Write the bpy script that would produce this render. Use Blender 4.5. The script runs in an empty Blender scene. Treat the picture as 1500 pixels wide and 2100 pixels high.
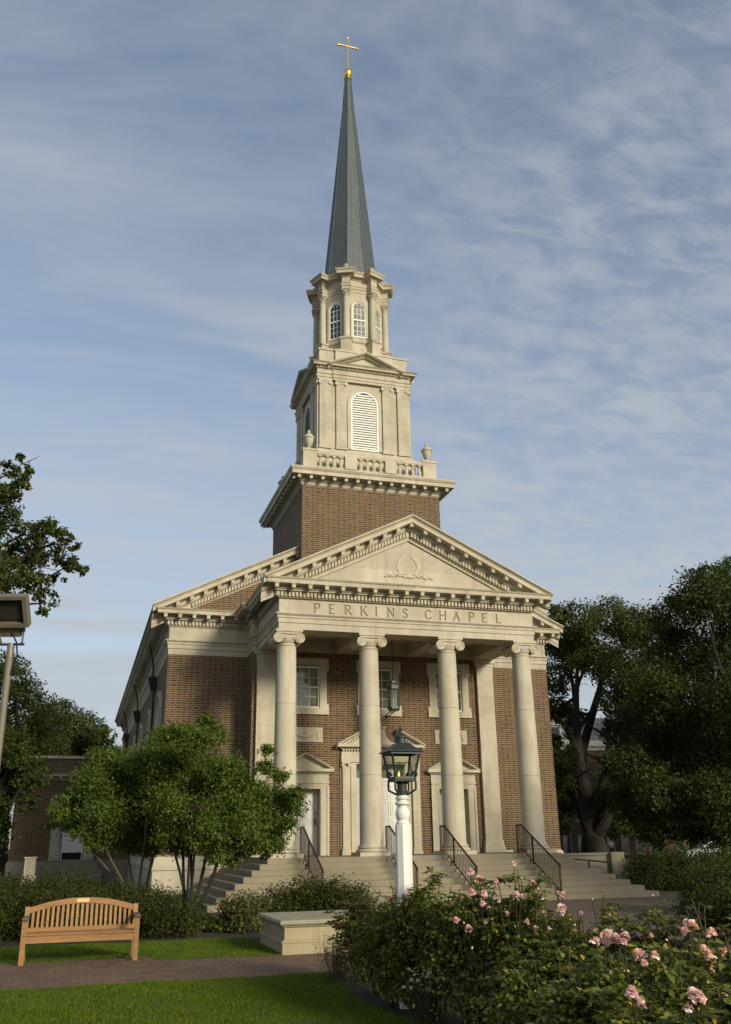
import bpy, math, random
import numpy as np
from mathutils import Vector, Matrix
SC = bpy.context.scene
R = math.radians
PI = math.pi
rng = np.random.default_rng(7)
random.seed(7)

# ------------------------------------------------------------------ camera
CAM = np.array([-10.401, -29.24, 0.391])
YAW, PITCH, ROLL, FPX = R(17.032), R(19.914), R(-0.885), 1872.8
FWD = np.array([math.sin(YAW)*math.cos(PITCH), math.cos(YAW)*math.cos(PITCH), math.sin(PITCH)])
_r0 = np.array([math.cos(YAW), -math.sin(YAW), 0.0]); _u0 = np.cross(_r0, FWD)
RGT = _r0*math.cos(ROLL) + _u0*math.sin(ROLL)
UPV = -_r0*math.sin(ROLL) + _u0*math.cos(ROLL)
cd = bpy.data.cameras.new("camera"); cam = bpy.data.objects.new("camera", cd); SC.collection.objects.link(cam)
cd.sensor_fit = 'VERTICAL'; cd.sensor_height = 24.0; cd.lens = FPX*24.0/2100.0
cd.clip_start = 0.1; cd.clip_end = 3000
m = Matrix.Identity(4)
for i in range(3):
    m[i][0] = RGT[i]; m[i][1] = UPV[i]; m[i][2] = -FWD[i]; m[i][3] = CAM[i]
cam.matrix_world = m
SC.camera = cam

# ------------------------------------------------------------------ world, sun, exposure
SUN_AZ, SUN_EL = R(24), R(19)
w = bpy.data.worlds.new("World"); SC.world = w; w.use_nodes = True
nt = w.node_tree; nt.nodes.clear()
def N(nt, t, **k):
    n = nt.nodes.new(t)
    for a, b in k.items(): setattr(n, a, b)
    return n
L_ = lambda nt, a, b: nt.links.new(a, b)
wo = N(nt, 'ShaderNodeOutputWorld'); bg = N(nt, 'ShaderNodeBackground'); L_(nt, bg.outputs[0], wo.inputs[0])
sky = N(nt, 'ShaderNodeTexSky'); sky.sky_type = 'NISHITA'; sky.sun_disc = False
sky.sun_elevation = SUN_EL; sky.sun_rotation = R(180) - SUN_AZ; sky.dust_density = 1.6; sky.ozone_density = 2.0; sky.air_density = 1.0
bg.inputs[1].default_value = 0.105
tc = N(nt, 'ShaderNodeTexCoord')
sep = N(nt, 'ShaderNodeSeparateXYZ'); L_(nt, tc.outputs['Generated'], sep.inputs[0])
def M(nt, op, a, b=None, c=None):
    n = N(nt, 'ShaderNodeMath', operation=op)
    for i, v in enumerate((a, b, c)):
        if v is None: continue
        if isinstance(v, (int, float)): n.inputs[i].default_value = v
        else: L_(nt, v, n.inputs[i])
    return n.outputs[0]
den = M(nt, 'ADD', M(nt, 'MAXIMUM', sep.outputs[2], 0.0), 0.14)
px = M(nt, 'DIVIDE', sep.outputs[0], den); py = M(nt, 'DIVIDE', sep.outputs[1], den)
cmb = N(nt, 'ShaderNodeCombineXYZ'); L_(nt, px, cmb.inputs[0]); L_(nt, py, cmb.inputs[1])
def cloudnoise(scale, rot, sx, sy, detail, rough, dist, off=(0, 0, 0)):
    mp = N(nt, 'ShaderNodeMapping'); mp.inputs['Rotation'].default_value = (0, 0, rot); mp.inputs['Scale'].default_value = (sx, sy, 1); mp.inputs['Location'].default_value = off
    L_(nt, cmb.outputs[0], mp.inputs[0])
    n = N(nt, 'ShaderNodeTexNoise'); n.inputs['Scale'].default_value = scale; n.inputs['Detail'].default_value = detail
    n.inputs['Roughness'].default_value = rough; n.inputs['Distortion'].default_value = dist
    L_(nt, mp.outputs[0], n.inputs[0]); return n.outputs[0]
def ramp(fac, a, b):
    n = N(nt, 'ShaderNodeMapRange'); n.interpolation_type = 'SMOOTHSTEP'
    n.inputs[1].default_value = a; n.inputs[2].default_value = b; L_(nt, fac, n.inputs[0]); return n.outputs[0]
big = cloudnoise(0.9, R(20), 1, 0.8, 3, 0.5, 0.4, (0.3, 0.2, 0))
streak = cloudnoise(1.5, R(62), 0.55, 1.5, 8, 0.55, 1.2, (1.3, 0.1, 0))
fleece = cloudnoise(11.0, R(-40), 1.0, 1.7, 6, 0.58, 0.3, (0.1, 0.6, 0))
side = ramp(M(nt, 'ADD', px, M(nt, 'MULTIPLY', py, -0.18)), -0.15, 0.75)      # dappled fleece towards the right, streaks towards the left
mask_l = M(nt, 'MULTIPLY', ramp(streak, 0.30, 0.78), M(nt, 'SUBTRACT', 1.0, M(nt, 'MULTIPLY', side, 0.55)))
mask_r = M(nt, 'MULTIPLY', ramp(fleece, 0.30, 0.72), M(nt, 'ADD', M(nt, 'MULTIPLY', side, 0.72), 0.10))
both = M(nt, 'ADD', M(nt, 'MULTIPLY', mask_l, 0.95), mask_r)
both = M(nt, 'MULTIPLY', both, M(nt, 'ADD', M(nt, 'MULTIPLY', ramp(big, 0.28, 0.68), 0.62), 0.30))
both = M(nt, 'ADD', both, 0.05)
low = ramp(sep.outputs[2], 0.62, 0.05)
both = M(nt, 'MINIMUM', M(nt, 'ADD', both, M(nt, 'MULTIPLY', low, 0.55)), 0.90)
mix = N(nt, 'ShaderNodeMix', data_type='RGBA'); L_(nt, both, mix.inputs[0])
hsv = N(nt, 'ShaderNodeHueSaturation'); hsv.inputs['Saturation'].default_value = 0.86; hsv.inputs['Value'].default_value = 1.6
L_(nt, sky.outputs[0], hsv.inputs['Color'])
L_(nt, hsv.outputs[0], mix.inputs[6]); mix.inputs[7].default_value = (4.7, 5.1, 5.5, 1)
L_(nt, mix.outputs[2], bg.inputs[0])
sd = bpy.data.lights.new("sun", 'SUN'); sun = bpy.data.objects.new("sun", sd); SC.collection.objects.link(sun)
sd.energy = 3.6; sd.angle = R(13.0); sd.color = (1.0, 0.91, 0.72)
TOSUN = Vector((math.sin(SUN_AZ)*math.cos(SUN_EL), -math.cos(SUN_AZ)*math.cos(SUN_EL), math.sin(SUN_EL)))
sun.rotation_euler = (-TOSUN).to_track_quat('-Z', 'Y').to_euler()
vs = SC.view_settings
SC.display_settings.display_device = 'sRGB'; vs.view_transform = 'Standard'; vs.look = 'None'; vs.exposure = 0.0; vs.gamma = 1.0; vs.use_curve_mapping = False

G = -1.28            # ground level; the porch floor is z = 0

# ------------------------------------------------------------------ materials
def newmat(name):
    mt = bpy.data.materials.new(name); mt.use_nodes = True; t = mt.node_tree; t.nodes.clear()
    o = N(t, 'ShaderNodeOutputMaterial'); b = N(t, 'ShaderNodeBsdfPrincipled'); L_(t, b.outputs[0], o.inputs[0])
    return mt, t, b
def wallcoords(t):
    """u along the wall (x on walls facing y, y on walls facing x), v = height"""
    g = N(t, 'ShaderNodeNewGeometry'); p = N(t, 'ShaderNodeSeparateXYZ'); L_(t, g.outputs['Position'], p.inputs[0])
    n = N(t, 'ShaderNodeSeparateXYZ'); L_(t, g.outputs['True Normal'], n.inputs[0])
    ax = M(t, 'ABSOLUTE', n.outputs[0]); s = M(t, 'GREATER_THAN', ax, 0.7)
    u = M(t, 'ADD', M(t, 'MULTIPLY', p.outputs[1], s), M(t, 'MULTIPLY', p.outputs[0], M(t, 'SUBTRACT', 1.0, s)))
    c = N(t, 'ShaderNodeCombineXYZ'); L_(t, u, c.inputs[0]); L_(t, p.outputs[2], c.inputs[1])
    return c.outputs[0], g.outputs['Position']
def noise(t, vec, scale, detail=4, rough=.6, sc=None):
    if sc:
        mp = N(t, 'ShaderNodeMapping'); mp.inputs['Scale'].default_value = sc; L_(t, vec, mp.inputs[0]); vec = mp.outputs[0]
    n = N(t, 'ShaderNodeTexNoise'); n.inputs['Scale'].default_value = scale; n.inputs['Detail'].default_value = detail; n.inputs['Roughness'].default_value = rough
    L_(t, vec, n.inputs[0]); return n.outputs[0]
def cramp(t, fac, stops):
    n = N(t, 'ShaderNodeValToRGB'); e = n.color_ramp.elements
    while len(e) < len(stops): e.new(.5)
    for i, (p, c) in enumerate(stops): e[i].position = p; e[i].color = tuple(c)+(1,)
    L_(t, fac, n.inputs[0]); return n.outputs[0]
def mixc(t, fac, a, b, mode='MIX'):
    n = N(t, 'ShaderNodeMix', data_type='RGBA', blend_type=mode)
    if isinstance(fac, (int, float)): n.inputs[0].default_value = fac
    else: L_(t, fac, n.inputs[0])
    for i, v in ((6, a), (7, b)):
        if isinstance(v, tuple): n.inputs[i].default_value = v+(1,)
        else: L_(t, v, n.inputs[i])
    return n.outputs[2]
def bump(t, b, h, strength=.3, dist=.01):
    n = N(t, 'ShaderNodeBump'); n.inputs['Strength'].default_value = strength; n.inputs['Distance'].default_value = dist
    L_(t, h, n.inputs['Height']); L_(t, n.outputs[0], b.inputs['Normal'])
def rangev(t, fac, a, b, c=0., d=1.):
    n = N(t, 'ShaderNodeMapRange'); n.inputs[1].default_value = a; n.inputs[2].default_value = b; n.inputs[3].default_value = c; n.inputs[4].default_value = d
    L_(t, fac, n.inputs[0]); return n.outputs[0]

def mat_brick(name, dark=(.014, .009, .006), mid=(.072, .029, .011), lite=(.155, .066, .021), mortar=(.33, .255, .15), bw=.215, rh=.080, mo=.0098):
    mt, t, b = newmat(name); uv, pos = wallcoords(t)
    br = N(t, 'ShaderNodeTexBrick'); L_(t, uv, br.inputs['Vector']); br.offset = .5; br.squash = .5; br.squash_frequency = 2
    br.inputs['Scale'].default_value = 1; br.inputs['Brick Width'].default_value = bw; br.inputs['Row Height'].default_value = rh
    br.inputs['Mortar Size'].default_value = mo; br.inputs['Mortar Smooth'].default_value = .15; br.inputs['Bias'].default_value = 0
    br.inputs['Color1'].default_value = (0, 0, 0, 1); br.inputs['Color2'].default_value = (1, 1, 1, 1); br.inputs['Mortar'].default_value = (.5, .5, .5, 1)
    col = cramp(t, br.outputs['Color'], [(0, dark), (.38, mid), (.72, mid), (1, lite)])
    big = noise(t, pos, .8, 3)
    col = mixc(t, rangev(t, big, .35, .7, 0, .35), col, (.14, .068, .024))
    fine = noise(t, pos, 30, 3)
    col = mixc(t, rangev(t, fine, .3, .8, 0, .35), col, (.07, .035, .02))
    mc = mixc(t, rangev(t, noise(t, pos, 2.0), .35, .7), mortar, tuple(v*.72 for v in mortar))
    col = mixc(t, br.outputs['Fac'], col, mc)
    L_(t, col, b.inputs['Base Color']); b.inputs['Roughness'].default_value = .85
    bump(t, b, M(t, 'SUBTRACT', M(t, 'MULTIPLY', fine, .3), br.outputs['Fac']), .5, .006)
    return mt
def mat_stone(name, base=(.54, .485, .365), joints=None, stain=.5, rough=.8, jc=.55):
    mt, t, b = newmat(name); uv, pos = wallcoords(t)
    n1 = noise(t, pos, 1.1, 5); n2 = noise(t, pos, 9, 5, .7); n3 = noise(t, pos, 2.2, 4, .6, (1.6, 1.6, .22))
    dark = tuple(v*f for v, f in zip(base, (.72, .69, .62)))
    col = mixc(t, rangev(t, n1, .35, .7, 0, .8), base, dark)
    col = mixc(t, rangev(t, n3, .50, .76, 0, stain), col, (.23, .19, .125))
    col = mixc(t, rangev(t, noise(t, pos, 3.2, 6, .7, (1, 1, .5)), .58, .8, 0, stain*.8), col, (.16, .13, .085))
    col = mixc(t, rangev(t, n2, .35, .75, 0, .25), col, tuple(min(1, v*1.14) for v in base))
    h = n2
    if joints:
        br = N(t, 'ShaderNodeTexBrick'); L_(t, uv, br.inputs['Vector']); br.offset = .5
        br.inputs['Scale'].default_value = 1; br.inputs['Brick Width'].default_value = joints[0]; br.inputs['Row Height'].default_value = joints[1]
        br.inputs['Mortar Size'].default_value = .006; br.inputs['Mortar Smooth'].default_value = .3
        br.inputs['Color1'].default_value = (.86, .86, .86, 1); br.inputs['Color2'].default_value = (1, 1, 1, 1); br.inputs['Mortar'].default_value = (1, 1, 1, 1)
        col = mixc(t, 1.0, col, br.outputs['Color'], 'MULTIPLY')
        col = mixc(t, M(t, 'MULTIPLY', br.outputs['Fac'], jc), col, (.20, .155, .09))
    L_(t, col, b.inputs['Base Color']); b.inputs['Roughness'].default_value = rough; b.inputs['Specular IOR Level'].default_value = .3
    bump(t, b, h, .25, .006)
    return mt
def mat_plain(name, col, rough=.6, metal=0., var=.25, vs_=6., spec=.5, bmp=.1):
    mt, t, b = newmat(name); g = N(t, 'ShaderNodeNewGeometry')
    n = noise(t, g.outputs['Position'], vs_, 5, .65)
    c = mixc(t, rangev(t, n, .3, .72), col, tuple(v*(1-var) for v in col))
    L_(t, c, b.inputs['Base Color']); b.inputs['Roughness'].default_value = rough; b.inputs['Metallic'].default_value = metal; b.inputs['Specular IOR Level'].default_value = spec
    if bmp: bump(t, b, n, bmp, .01)
    return mt
def mat_leaf(name, stops, trans=.25, rough=.5, spec=.3):
    mt, t, b = newmat(name); g = N(t, 'ShaderNodeNewGeometry')
    c = cramp(t, g.outputs['Random Per Island'], stops)
    big = noise(t, g.outputs['Position'], 1.3, 3)
    c = mixc(t, rangev(t, big, .35, .7, 0, .5), c, mixc(t, 1., c, (1.35, 1.2, .7), 'MULTIPLY'))
    L_(t, c, b.inputs['Base Color']); b.inputs['Roughness'].default_value = rough; b.inputs['Specular IOR Level'].default_value = spec
    tr = N(t, 'ShaderNodeBsdfTranslucent'); L_(t, mixc(t, 1., c, (1.3, 1.4, .6), 'MULTIPLY'), tr.inputs[0])
    ms = N(t, 'ShaderNodeMixShader'); ms.inputs[0].default_value = trans
    L_(t, b.outputs[0], ms.inputs[1]); L_(t, tr.outputs[0], ms.inputs[2])
    o = [n for n in t.nodes if n.type == 'OUTPUT_MATERIAL'][0]; L_(t, ms.outputs[0], o.inputs[0])
    return mt
def mat_wood(name, a, bcol):
    mt, t, b = newmat(name); tcn = N(t, 'ShaderNodeTexCoord')
    n = noise(t, tcn.outputs['Object'], 3, 6, .6, (1, 14, 14)); n2 = noise(t, tcn.outputs['Object'], 2.0, 3)
    c = mixc(t, rangev(t, n, .3, .7), a, bcol); c = mixc(t, rangev(t, n2, .45, .7, 0, .35), c, (.19, .125, .065))
    gi = N(t, 'ShaderNodeNewGeometry'); c = mixc(t, rangev(t, gi.outputs['Random Per Island'], 0, 1, 0, .45), c, mixc(t, 1., c, (.62, .60, .62), 'MULTIPLY'))
    L_(t, c, b.inputs['Base Color']); b.inputs['Roughness'].default_value = .55; bump(t, b, n, .2, .003)
    return mt
def mat_glass(name, col, rough=.06):
    mt, t, b = newmat(name); g = N(t, 'ShaderNodeNewGeometry')
    n = noise(t, g.outputs['Position'], 1.7, 2)
    L_(t, mixc(t, rangev(t, n, .35, .65), col, tuple(v*.45 for v in col)), b.inputs['Base Color'])
    b.inputs['Roughness'].default_value = rough; b.inputs['Specular IOR Level'].default_value = .7
    bump(t, b, noise(t, g.outputs['Position'], 3.0, 2), .06, .02)
    return mt
def mat_clear(name):
    mt, t, b = newmat(name)
    tr = N(t, 'ShaderNodeBsdfTransparent'); tr.inputs[0].default_value = (.80, .82, .76, 1); gl = N(t, 'ShaderNodeBsdfGlossy'); gl.inputs['Roughness'].default_value = .12; gl.inputs[0].default_value = (.8, .85, .8, 1)
    ms = N(t, 'ShaderNodeMixShader'); fr = N(t, 'ShaderNodeFresnel'); fr.inputs[0].default_value = 1.5
    L_(t, M(t, 'MULTIPLY', fr.outputs[0], .55), ms.inputs[0]); L_(t, tr.outputs[0], ms.inputs[1]); L_(t, gl.outputs[0], ms.inputs[2])
    o = [n for n in t.nodes if n.type == 'OUTPUT_MATERIAL'][0]; L_(t, ms.outputs[0], o.inputs[0]); return mt
def mat_paver(name, a, bcol, mortar, bw, rh, rot=0.):
    mt, t, b = newmat(name); g = N(t, 'ShaderNodeNewGeometry')
    mp = N(t, 'ShaderNodeMapping'); mp.inputs['Rotation'].default_value = (0, 0, rot); L_(t, g.outputs['Position'], mp.inputs[0])
    br = N(t, 'ShaderNodeTexBrick'); L_(t, mp.outputs[0], br.inputs['Vector']); br.offset = .5
    br.inputs['Scale'].default_value = 1; br.inputs['Brick Width'].default_value = bw; br.inputs['Row Height'].default_value = rh; br.inputs['Mortar Size'].default_value = .008; br.inputs['Mortar Smooth'].default_value = .2
    br.inputs['Color1'].default_value = a+(1,); br.inputs['Color2'].default_value = bcol+(1,); br.inputs['Mortar'].default_value = mortar+(1,)
    n = noise(t, g.outputs['Position'], 1.2, 5, .65)
    c = mixc(t, rangev(t, n, .40, .72, 0, .40), br.outputs['Color'], (.060, .046, .026))
    c = mixc(t, rangev(t, noise(t, g.outputs['Position'], 14, 4), .45, .75, 0, .3), c, (.16, .11, .07))
    L_(t, c, b.inputs['Base Color']); b.inputs['Roughness'].default_value = .9
    bump(t, b, M(t, 'SUBTRACT', M(t, 'MULTIPLY', n, .3), br.outputs['Fac']), .5, .006); return mt

TRIM_SHADE = mat_plain('shaded_white_trim', (.22, .215, .20), .6)  # white trim of the far hall, tree shade put into its colour
STONE = mat_stone("limestone")
ASHLAR = mat_stone("limestone_ashlar", joints=(1.15, .62), jc=.5)
STEP = mat_stone("step_stone", base=(.29, .25, .172), joints=(1.9, 5.0), stain=.55, jc=.35)
STEP_DARK = mat_stone("weathered_stone", base=(.30, .27, .20), stain=.6)
CARVED = mat_plain("carved_letter_stone", (.34, .27, .165), .9)  # darker tone on the faces of the cut letters
BRICK = mat_brick("brick")
BRICK_SHADE = mat_brick("brick_in_shade", mortar=(.10, .065, .045), dark=(.02, .010, .007), mid=(.055, .023, .014), lite=(.08, .035, .02))  # far hall brick, darkened in colour to stand for the oaks' shade
WHITE = mat_plain("white_paint", (.78, .76, .68), .45, var=.10)
DOORW = mat_plain("door_paint", (.72, .70, .62), .4, var=.12, vs_=2)
GLASS = mat_glass("window_glass", (.25, .26, .19))
GLASSD = mat_glass("dark_glass", (.03, .035, .04))
GLASSC = mat_glass("cupola_glass", (.28, .28, .23))  # grey-beige reflection put into the pane colour
COPPER = mat_plain("spire_metal", (.090, .110, .110), .5, .15, var=.25, vs_=3)
GOLD = mat_plain("gold_leaf", (.95, .62, .17), .28, 1.0, var=.15)
BRONZE = mat_plain("bronze_rail", (.045, .032, .020), .5, .5, var=.4)
IRON = mat_plain("lamp_metal", (.050, .058, .050), .45, .4, var=.35, vs_=14)
VERDI = mat_plain("green_lantern_metal", (.085, .11, .085), .5, .3, var=.35, vs_=14)
CLEAR = mat_clear("lamp_glass")
SLATE = mat_plain("slate", (.07, .075, .08), .7)
LEADM = mat_plain("downspout_metal", (.045, .042, .04), .6, .3)
BLACK = mat_plain("dark_gap", (.012, .011, .010), .9, var=.3)
TEAK = mat_wood("teak", (.41, .205, .055), (.25, .122, .038))
TEAKD = mat_wood("dark_teak", (.16, .085, .04), (.09, .05, .03))
BRASS = mat_plain("brass", (.85, .62, .25), .5, .6)
FLOODM = mat_plain("floodlight_paint", (.20, .17, .12), .5, .2, var=.2)
LENS = mat_plain("floodlight_lens", (.035, .032, .028), .25)
BARK = mat_plain("bark", (.030, .023, .016), .95, var=.6, vs_=9, bmp=.6)  # base darkened to put trunk shading into the colour
BARKP = mat_plain("pale_bark", (.17, .135, .095), .9, var=.5, vs_=11, bmp=.4)
SOIL = mat_plain("soil", (.040, .026, .017), .95, var=.6, vs_=16, bmp=.8)
EARTH = mat_plain("ground_earth", (.050, .052, .022), .95, var=.5, vs_=3, bmp=.5)
TURF = mat_plain("turf", (.042, .074, .011), .95, var=.45, vs_=5, bmp=.5)
PATH = mat_paver("path_brick", (.215, .120, .056), (.115, .062, .030), (.050, .040, .022), .21, .105, R(0))
PLAZA = mat_paver("plaza_brick", (.14, .092, .056), (.105, .068, .042), (.075, .058, .038), .21, .105, R(45))
OAK = mat_leaf("oak_leaf", [(0, (0.024, 0.037, 0.011)), (.6, (0.044, 0.062, 0.015)), (1, (0.074, 0.096, 0.022))], .2, .6, .15)
OAKG = mat_leaf("green_oak_leaf", [(0, (0.035, 0.047, 0.013)), (.6, (0.057, 0.077, 0.017)), (1, (0.096, 0.117, 0.027))], .25, .6, .15)
TREEL = mat_leaf("small_tree_leaf", [(0, (0.046, 0.071, 0.014)), (.6, (0.084, 0.129, 0.021)), (1, (0.145, 0.205, 0.040))], .25, .6, .15)
HEDGE = mat_leaf("hedge_leaf", [(0, (0.021, 0.027, 0.006)), (.6, (0.041, 0.053, 0.011)), (1, (0.076, 0.087, 0.019))], .15, .6, .12)
HEDGEL = mat_leaf("light_shrub_leaf", [(0, (0.050, 0.055, 0.014)), (.6, (0.094, 0.097, 0.025)), (1, (0.143, 0.132, 0.040))], .25)
ROSEL = mat_leaf("rose_leaf", [(0, (0.050, 0.069, 0.017)), (.5, (0.107, 0.129, 0.030)), (.88, (0.201, 0.212, 0.044)), (1, (0.429, 0.344, 0.053))], .28, .5, .25)
ROSER = mat_leaf("red_rose_leaf", [(0, (0.050, 0.037, 0.014)), (.5, (0.101, 0.060, 0.025)), (.8, (0.076, 0.084, 0.023)), (1, (0.151, 0.118, 0.036))], .25)
DAISYL = mat_leaf("daisy_leaf", [(0, (.035, .045, .020)), (1, (.075, .085, .040))], .2)
CANE = mat_plain("rose_cane", (.060, .060, .025), .8, var=.5)
PETAL = mat_leaf("rose_petal", [(0, (0.680, 0.363, 0.454)), (.55, (0.783, 0.550, 0.605)), (1, (0.886, 0.770, 0.756))], .22, .7, .1)
PETALW = mat_leaf("white_petal", [(0, (.62, .60, .45)), (1, (.78, .76, .66))], .2, .7, .2)
YELLOW = mat_plain("daisy_centre", (.6, .42, .05), .8)
GRASS = mat_leaf("grass_blade", [(0, (0.052, 0.097, 0.008)), (.5, (0.087, 0.145, 0.011)), (.9, (0.138, 0.194, 0.017)), (1, (0.281, 0.242, 0.061))], .3, .6, .15)

# ------------------------------------------------------------------ mesh helpers
class MB:
    def __init__(s): s.v = []; s.f = []
    def add(s, vs, fs):
        n = len(s.v); s.v += [tuple(map(float, p)) for p in vs]; s.f += [tuple(i+n for i in f) for f in fs]; return s
    def box(s, x0, x1, y0, y1, z0, z1):
        return s.add([(x0,y0,z0),(x1,y0,z0),(x1,y1,z0),(x0,y1,z0),(x0,y0,z1),(x1,y0,z1),(x1,y1,z1),(x0,y1,z1)],
                     [(0,3,2,1),(4,5,6,7),(0,1,5,4),(1,2,6,5),(2,3,7,6),(3,0,4,7)])
    def sbox(s, x0, x1, y0, y1, za, zb, f):
        """box whose z is offset by f(x): for pieces that follow a raking cornice"""
        P = []
        for z in (za, zb):
            for x, y in ((x0,y0),(x1,y0),(x1,y1),(x0,y1)): P.append((x, y, z+f(x)))
        return s.add(P, [(0,3,2,1),(4,5,6,7),(0,1,5,4),(1,2,6,5),(2,3,7,6),(3,0,4,7)])
    def frustum(s, c, w0, w1, z0, z1, d0=None, d1=None):
        d0 = w0 if d0 is None else d0; d1 = w1 if d1 is None else d1; x, y = c
        return s.add([(x-w0,y-d0,z0),(x+w0,y-d0,z0),(x+w0,y+d0,z0),(x-w0,y+d0,z0),(x-w1,y-d1,z1),(x+w1,y-d1,z1),(x+w1,y+d1,z1),(x-w1,y+d1,z1)],
                     [(0,3,2,1),(4,5,6,7),(0,1,5,4),(1,2,6,5),(2,3,7,6),(3,0,4,7)])
    def obox(s, c, ax, hx, ay, hy, az, hz):
        c = np.array(c, float); ax, ay, az = (np.array(a, float)/np.linalg.norm(a) for a in (ax, ay, az)); P = []
        for z in (-1, 1):
            for x, y in ((-1,-1),(1,-1),(1,1),(-1,1)): P.append(c+ax*hx*x+ay*hy*y+az*hz*z)
        return s.add(P, [(0,3,2,1),(4,5,6,7),(0,1,5,4),(1,2,6,5),(2,3,7,6),(3,0,4,7)])
    def beam(s, a, b, w, h, up=(0,0,1)):
        a = np.array(a, float); b = np.array(b, float); d = b-a; L = np.linalg.norm(d); d /= L
        sd_ = np.cross(d, up); sd_ /= np.linalg.norm(sd_); u = np.cross(sd_, d)
        return s.obox((a+b)/2, d, L/2, sd_, w/2, u, h/2)
    def lathe(s, prof, c=(0,0,0), seg=24, ax='z', a0=0., a1=2*PI, sq=None):
        n = len(prof); full = abs(a1-a0-2*PI) < 1e-6; k = seg if full else seg+1; P = []
        for i in range(k):
            a = a0+(a1-a0)*i/seg; ca, sa = math.cos(a), math.sin(a)
            for r, z in prof:
                p = (r*ca, r*sa, z) if ax == 'z' else ((r*ca, z, r*sa) if ax == 'y' else (z, r*ca, r*sa))
                P.append((p[0]+c[0], p[1]+c[1], p[2]+c[2]))
        F = []
        for i in range(k if full else k-1):
            j = (i+1) % k
            for q in range(n-1): F.append((i*n+q, j*n+q, j*n+q+1, i*n+q+1))
        if full:
            F.append(tuple(i*n for i in range(k))[::-1]); F.append(tuple(i*n+n-1 for i in range(k)))
        return s.add(P, F)
    def tube(s, pts, rad, seg=8, cap=True):
        pts = [np.array(p, float) for p in pts]; n = len(pts)
        rad = [rad]*n if isinstance(rad, (int, float)) else rad
        P = []; prev = None
        for i in range(n):
            d = pts[min(i+1, n-1)]-pts[max(i-1, 0)]; d = d/(np.linalg.norm(d)+1e-9)
            if prev is None:
                a = np.cross(d, (0,0,1)) if abs(d[2]) < .9 else np.cross(d, (1,0,0))
            else: a = prev-d*np.dot(prev, d)
            a = a/(np.linalg.norm(a)+1e-9); prev = a; b = np.cross(d, a)
            for k in range(seg):
                t = 2*PI*k/seg; P.append(pts[i]+(a*math.cos(t)+b*math.sin(t))*rad[i])
        F = [(i*seg+k, i*seg+(k+1) % seg, (i+1)*seg+(k+1) % seg, (i+1)*seg+k) for i in range(n-1) for k in range(seg)]
        if cap: F += [tuple(range(seg))[::-1], tuple((n-1)*seg+k for k in range(seg))]
        return s.add(P, F)
    def sweep(s, path, prof, closed=False, capends=True, seal=True):
        """sweep a profile [(out, z)...] along a plan path; out is to the right of travel; mitred"""
        n = len(path); P = []; m_ = len(prof)
        for i in range(n):
            p = np.array(path[i], float)
            a = np.array(path[i-1], float) if (closed or i > 0) else None
            b = np.array(path[(i+1) % n], float) if (closed or i < n-1) else None
            nr = []
            for q0, q1 in ((a, p), (p, b)):
                if q0 is None or q1 is None: continue
                d = q1-q0; d = d/np.linalg.norm(d); nr.append(np.array([d[1], -d[0]]))
            if len(nr) == 1: mv = nr[0]
            else: mv = (nr[0]+nr[1]); mv = mv/(1+np.dot(nr[0], nr[1]))
            for o, z in prof: P.append((p[0]+mv[0]*o, p[1]+mv[1]*o, z))
        F = []; ml = m_ if seal else m_-1
        for i in range(n if closed else n-1):
            j = (i+1) % n
            for q in range(ml):
                r = (q+1) % m_; F.append((i*m_+q, j*m_+q, j*m_+r, i*m_+r))
        if not closed and capends: F += [tuple(range(m_)), tuple((n-1)*m_+q for q in range(m_))[::-1]]
        return s.add(P, F)
    def rake(s, prof, xs, f):
        """profile [(y, z)...] extruded along x with z lifted by f(x)"""
        m_ = len(prof); P = [(x, y, z+f(x)) for x in xs for y, z in prof]
        F = [(i*m_+q, (i+1)*m_+q, (i+1)*m_+(q+1) % m_, i*m_+(q+1) % m_) for i in range(len(xs)-1) for q in range(m_)]
        F += [tuple(range(m_))[::-1], tuple((len(xs)-1)*m_+q for q in range(m_))]
        return s.add(P, F)
    def prism(s, poly, y0, y1, ax='y'):
        """polygon [(a, b)...] given thickness: ax y: (x,z) polygon along y; ax x: (y,z) along x; ax z: (x,y) along z"""
        n = len(poly); mk = {'y': lambda a, b, t: (a, t, b), 'x': lambda a, b, t: (t, a, b), 'z': lambda a, b, t: (a, b, t)}[ax]
        P = [mk(a, b, y0) for a, b in poly]+[mk(a, b, y1) for a, b in poly]
        return s.add(P, [tuple(range(n)), tuple(range(n, 2*n))[::-1]]+[(i, (i+1) % n, n+(i+1) % n, n+i) for i in range(n)])
    def strip(s, outer, inner, y0, y1):
        """frame between two matching outlines in x,z, from y0 to y1"""
        n = len(outer); P = [(a, y0, b) for a, b in outer]+[(a, y0, b) for a, b in inner]+[(a, y1, b) for a, b in outer]+[(a, y1, b) for a, b in inner]; F = []
        for i in range(n-1):
            j = i+1; F += [(i, j, n+j, n+i), (2*n+i, 3*n+i, 3*n+j, 2*n+j), (i, 2*n+i, 2*n+j, j), (n+i, n+j, 3*n+j, 3*n+i)]
        F += [(0, n, 3*n, 2*n), (n-1, 3*n-1, 4*n-1, 2*n-1)]
        return s.add(P, F)
    def xf(s, fn): s.v = [tuple(fn(*p)) for p in s.v]; return s
    def mesh(s, name, mat, smooth=False):
        me = bpy.data.meshes.new(name); me.from_pydata(s.v, [], s.f); me.materials.append(mat)
        import bmesh
        bm = bmesh.new(); bm.from_mesh(me); bmesh.ops.recalc_face_normals(bm, faces=bm.faces); bm.to_mesh(me); bm.free()
        if smooth:
            me.polygons.foreach_set('use_smooth', [True]*len(me.polygons))
            try: me.set_sharp_from_angle(angle=R(38))
            except Exception: pass
        return me
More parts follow.
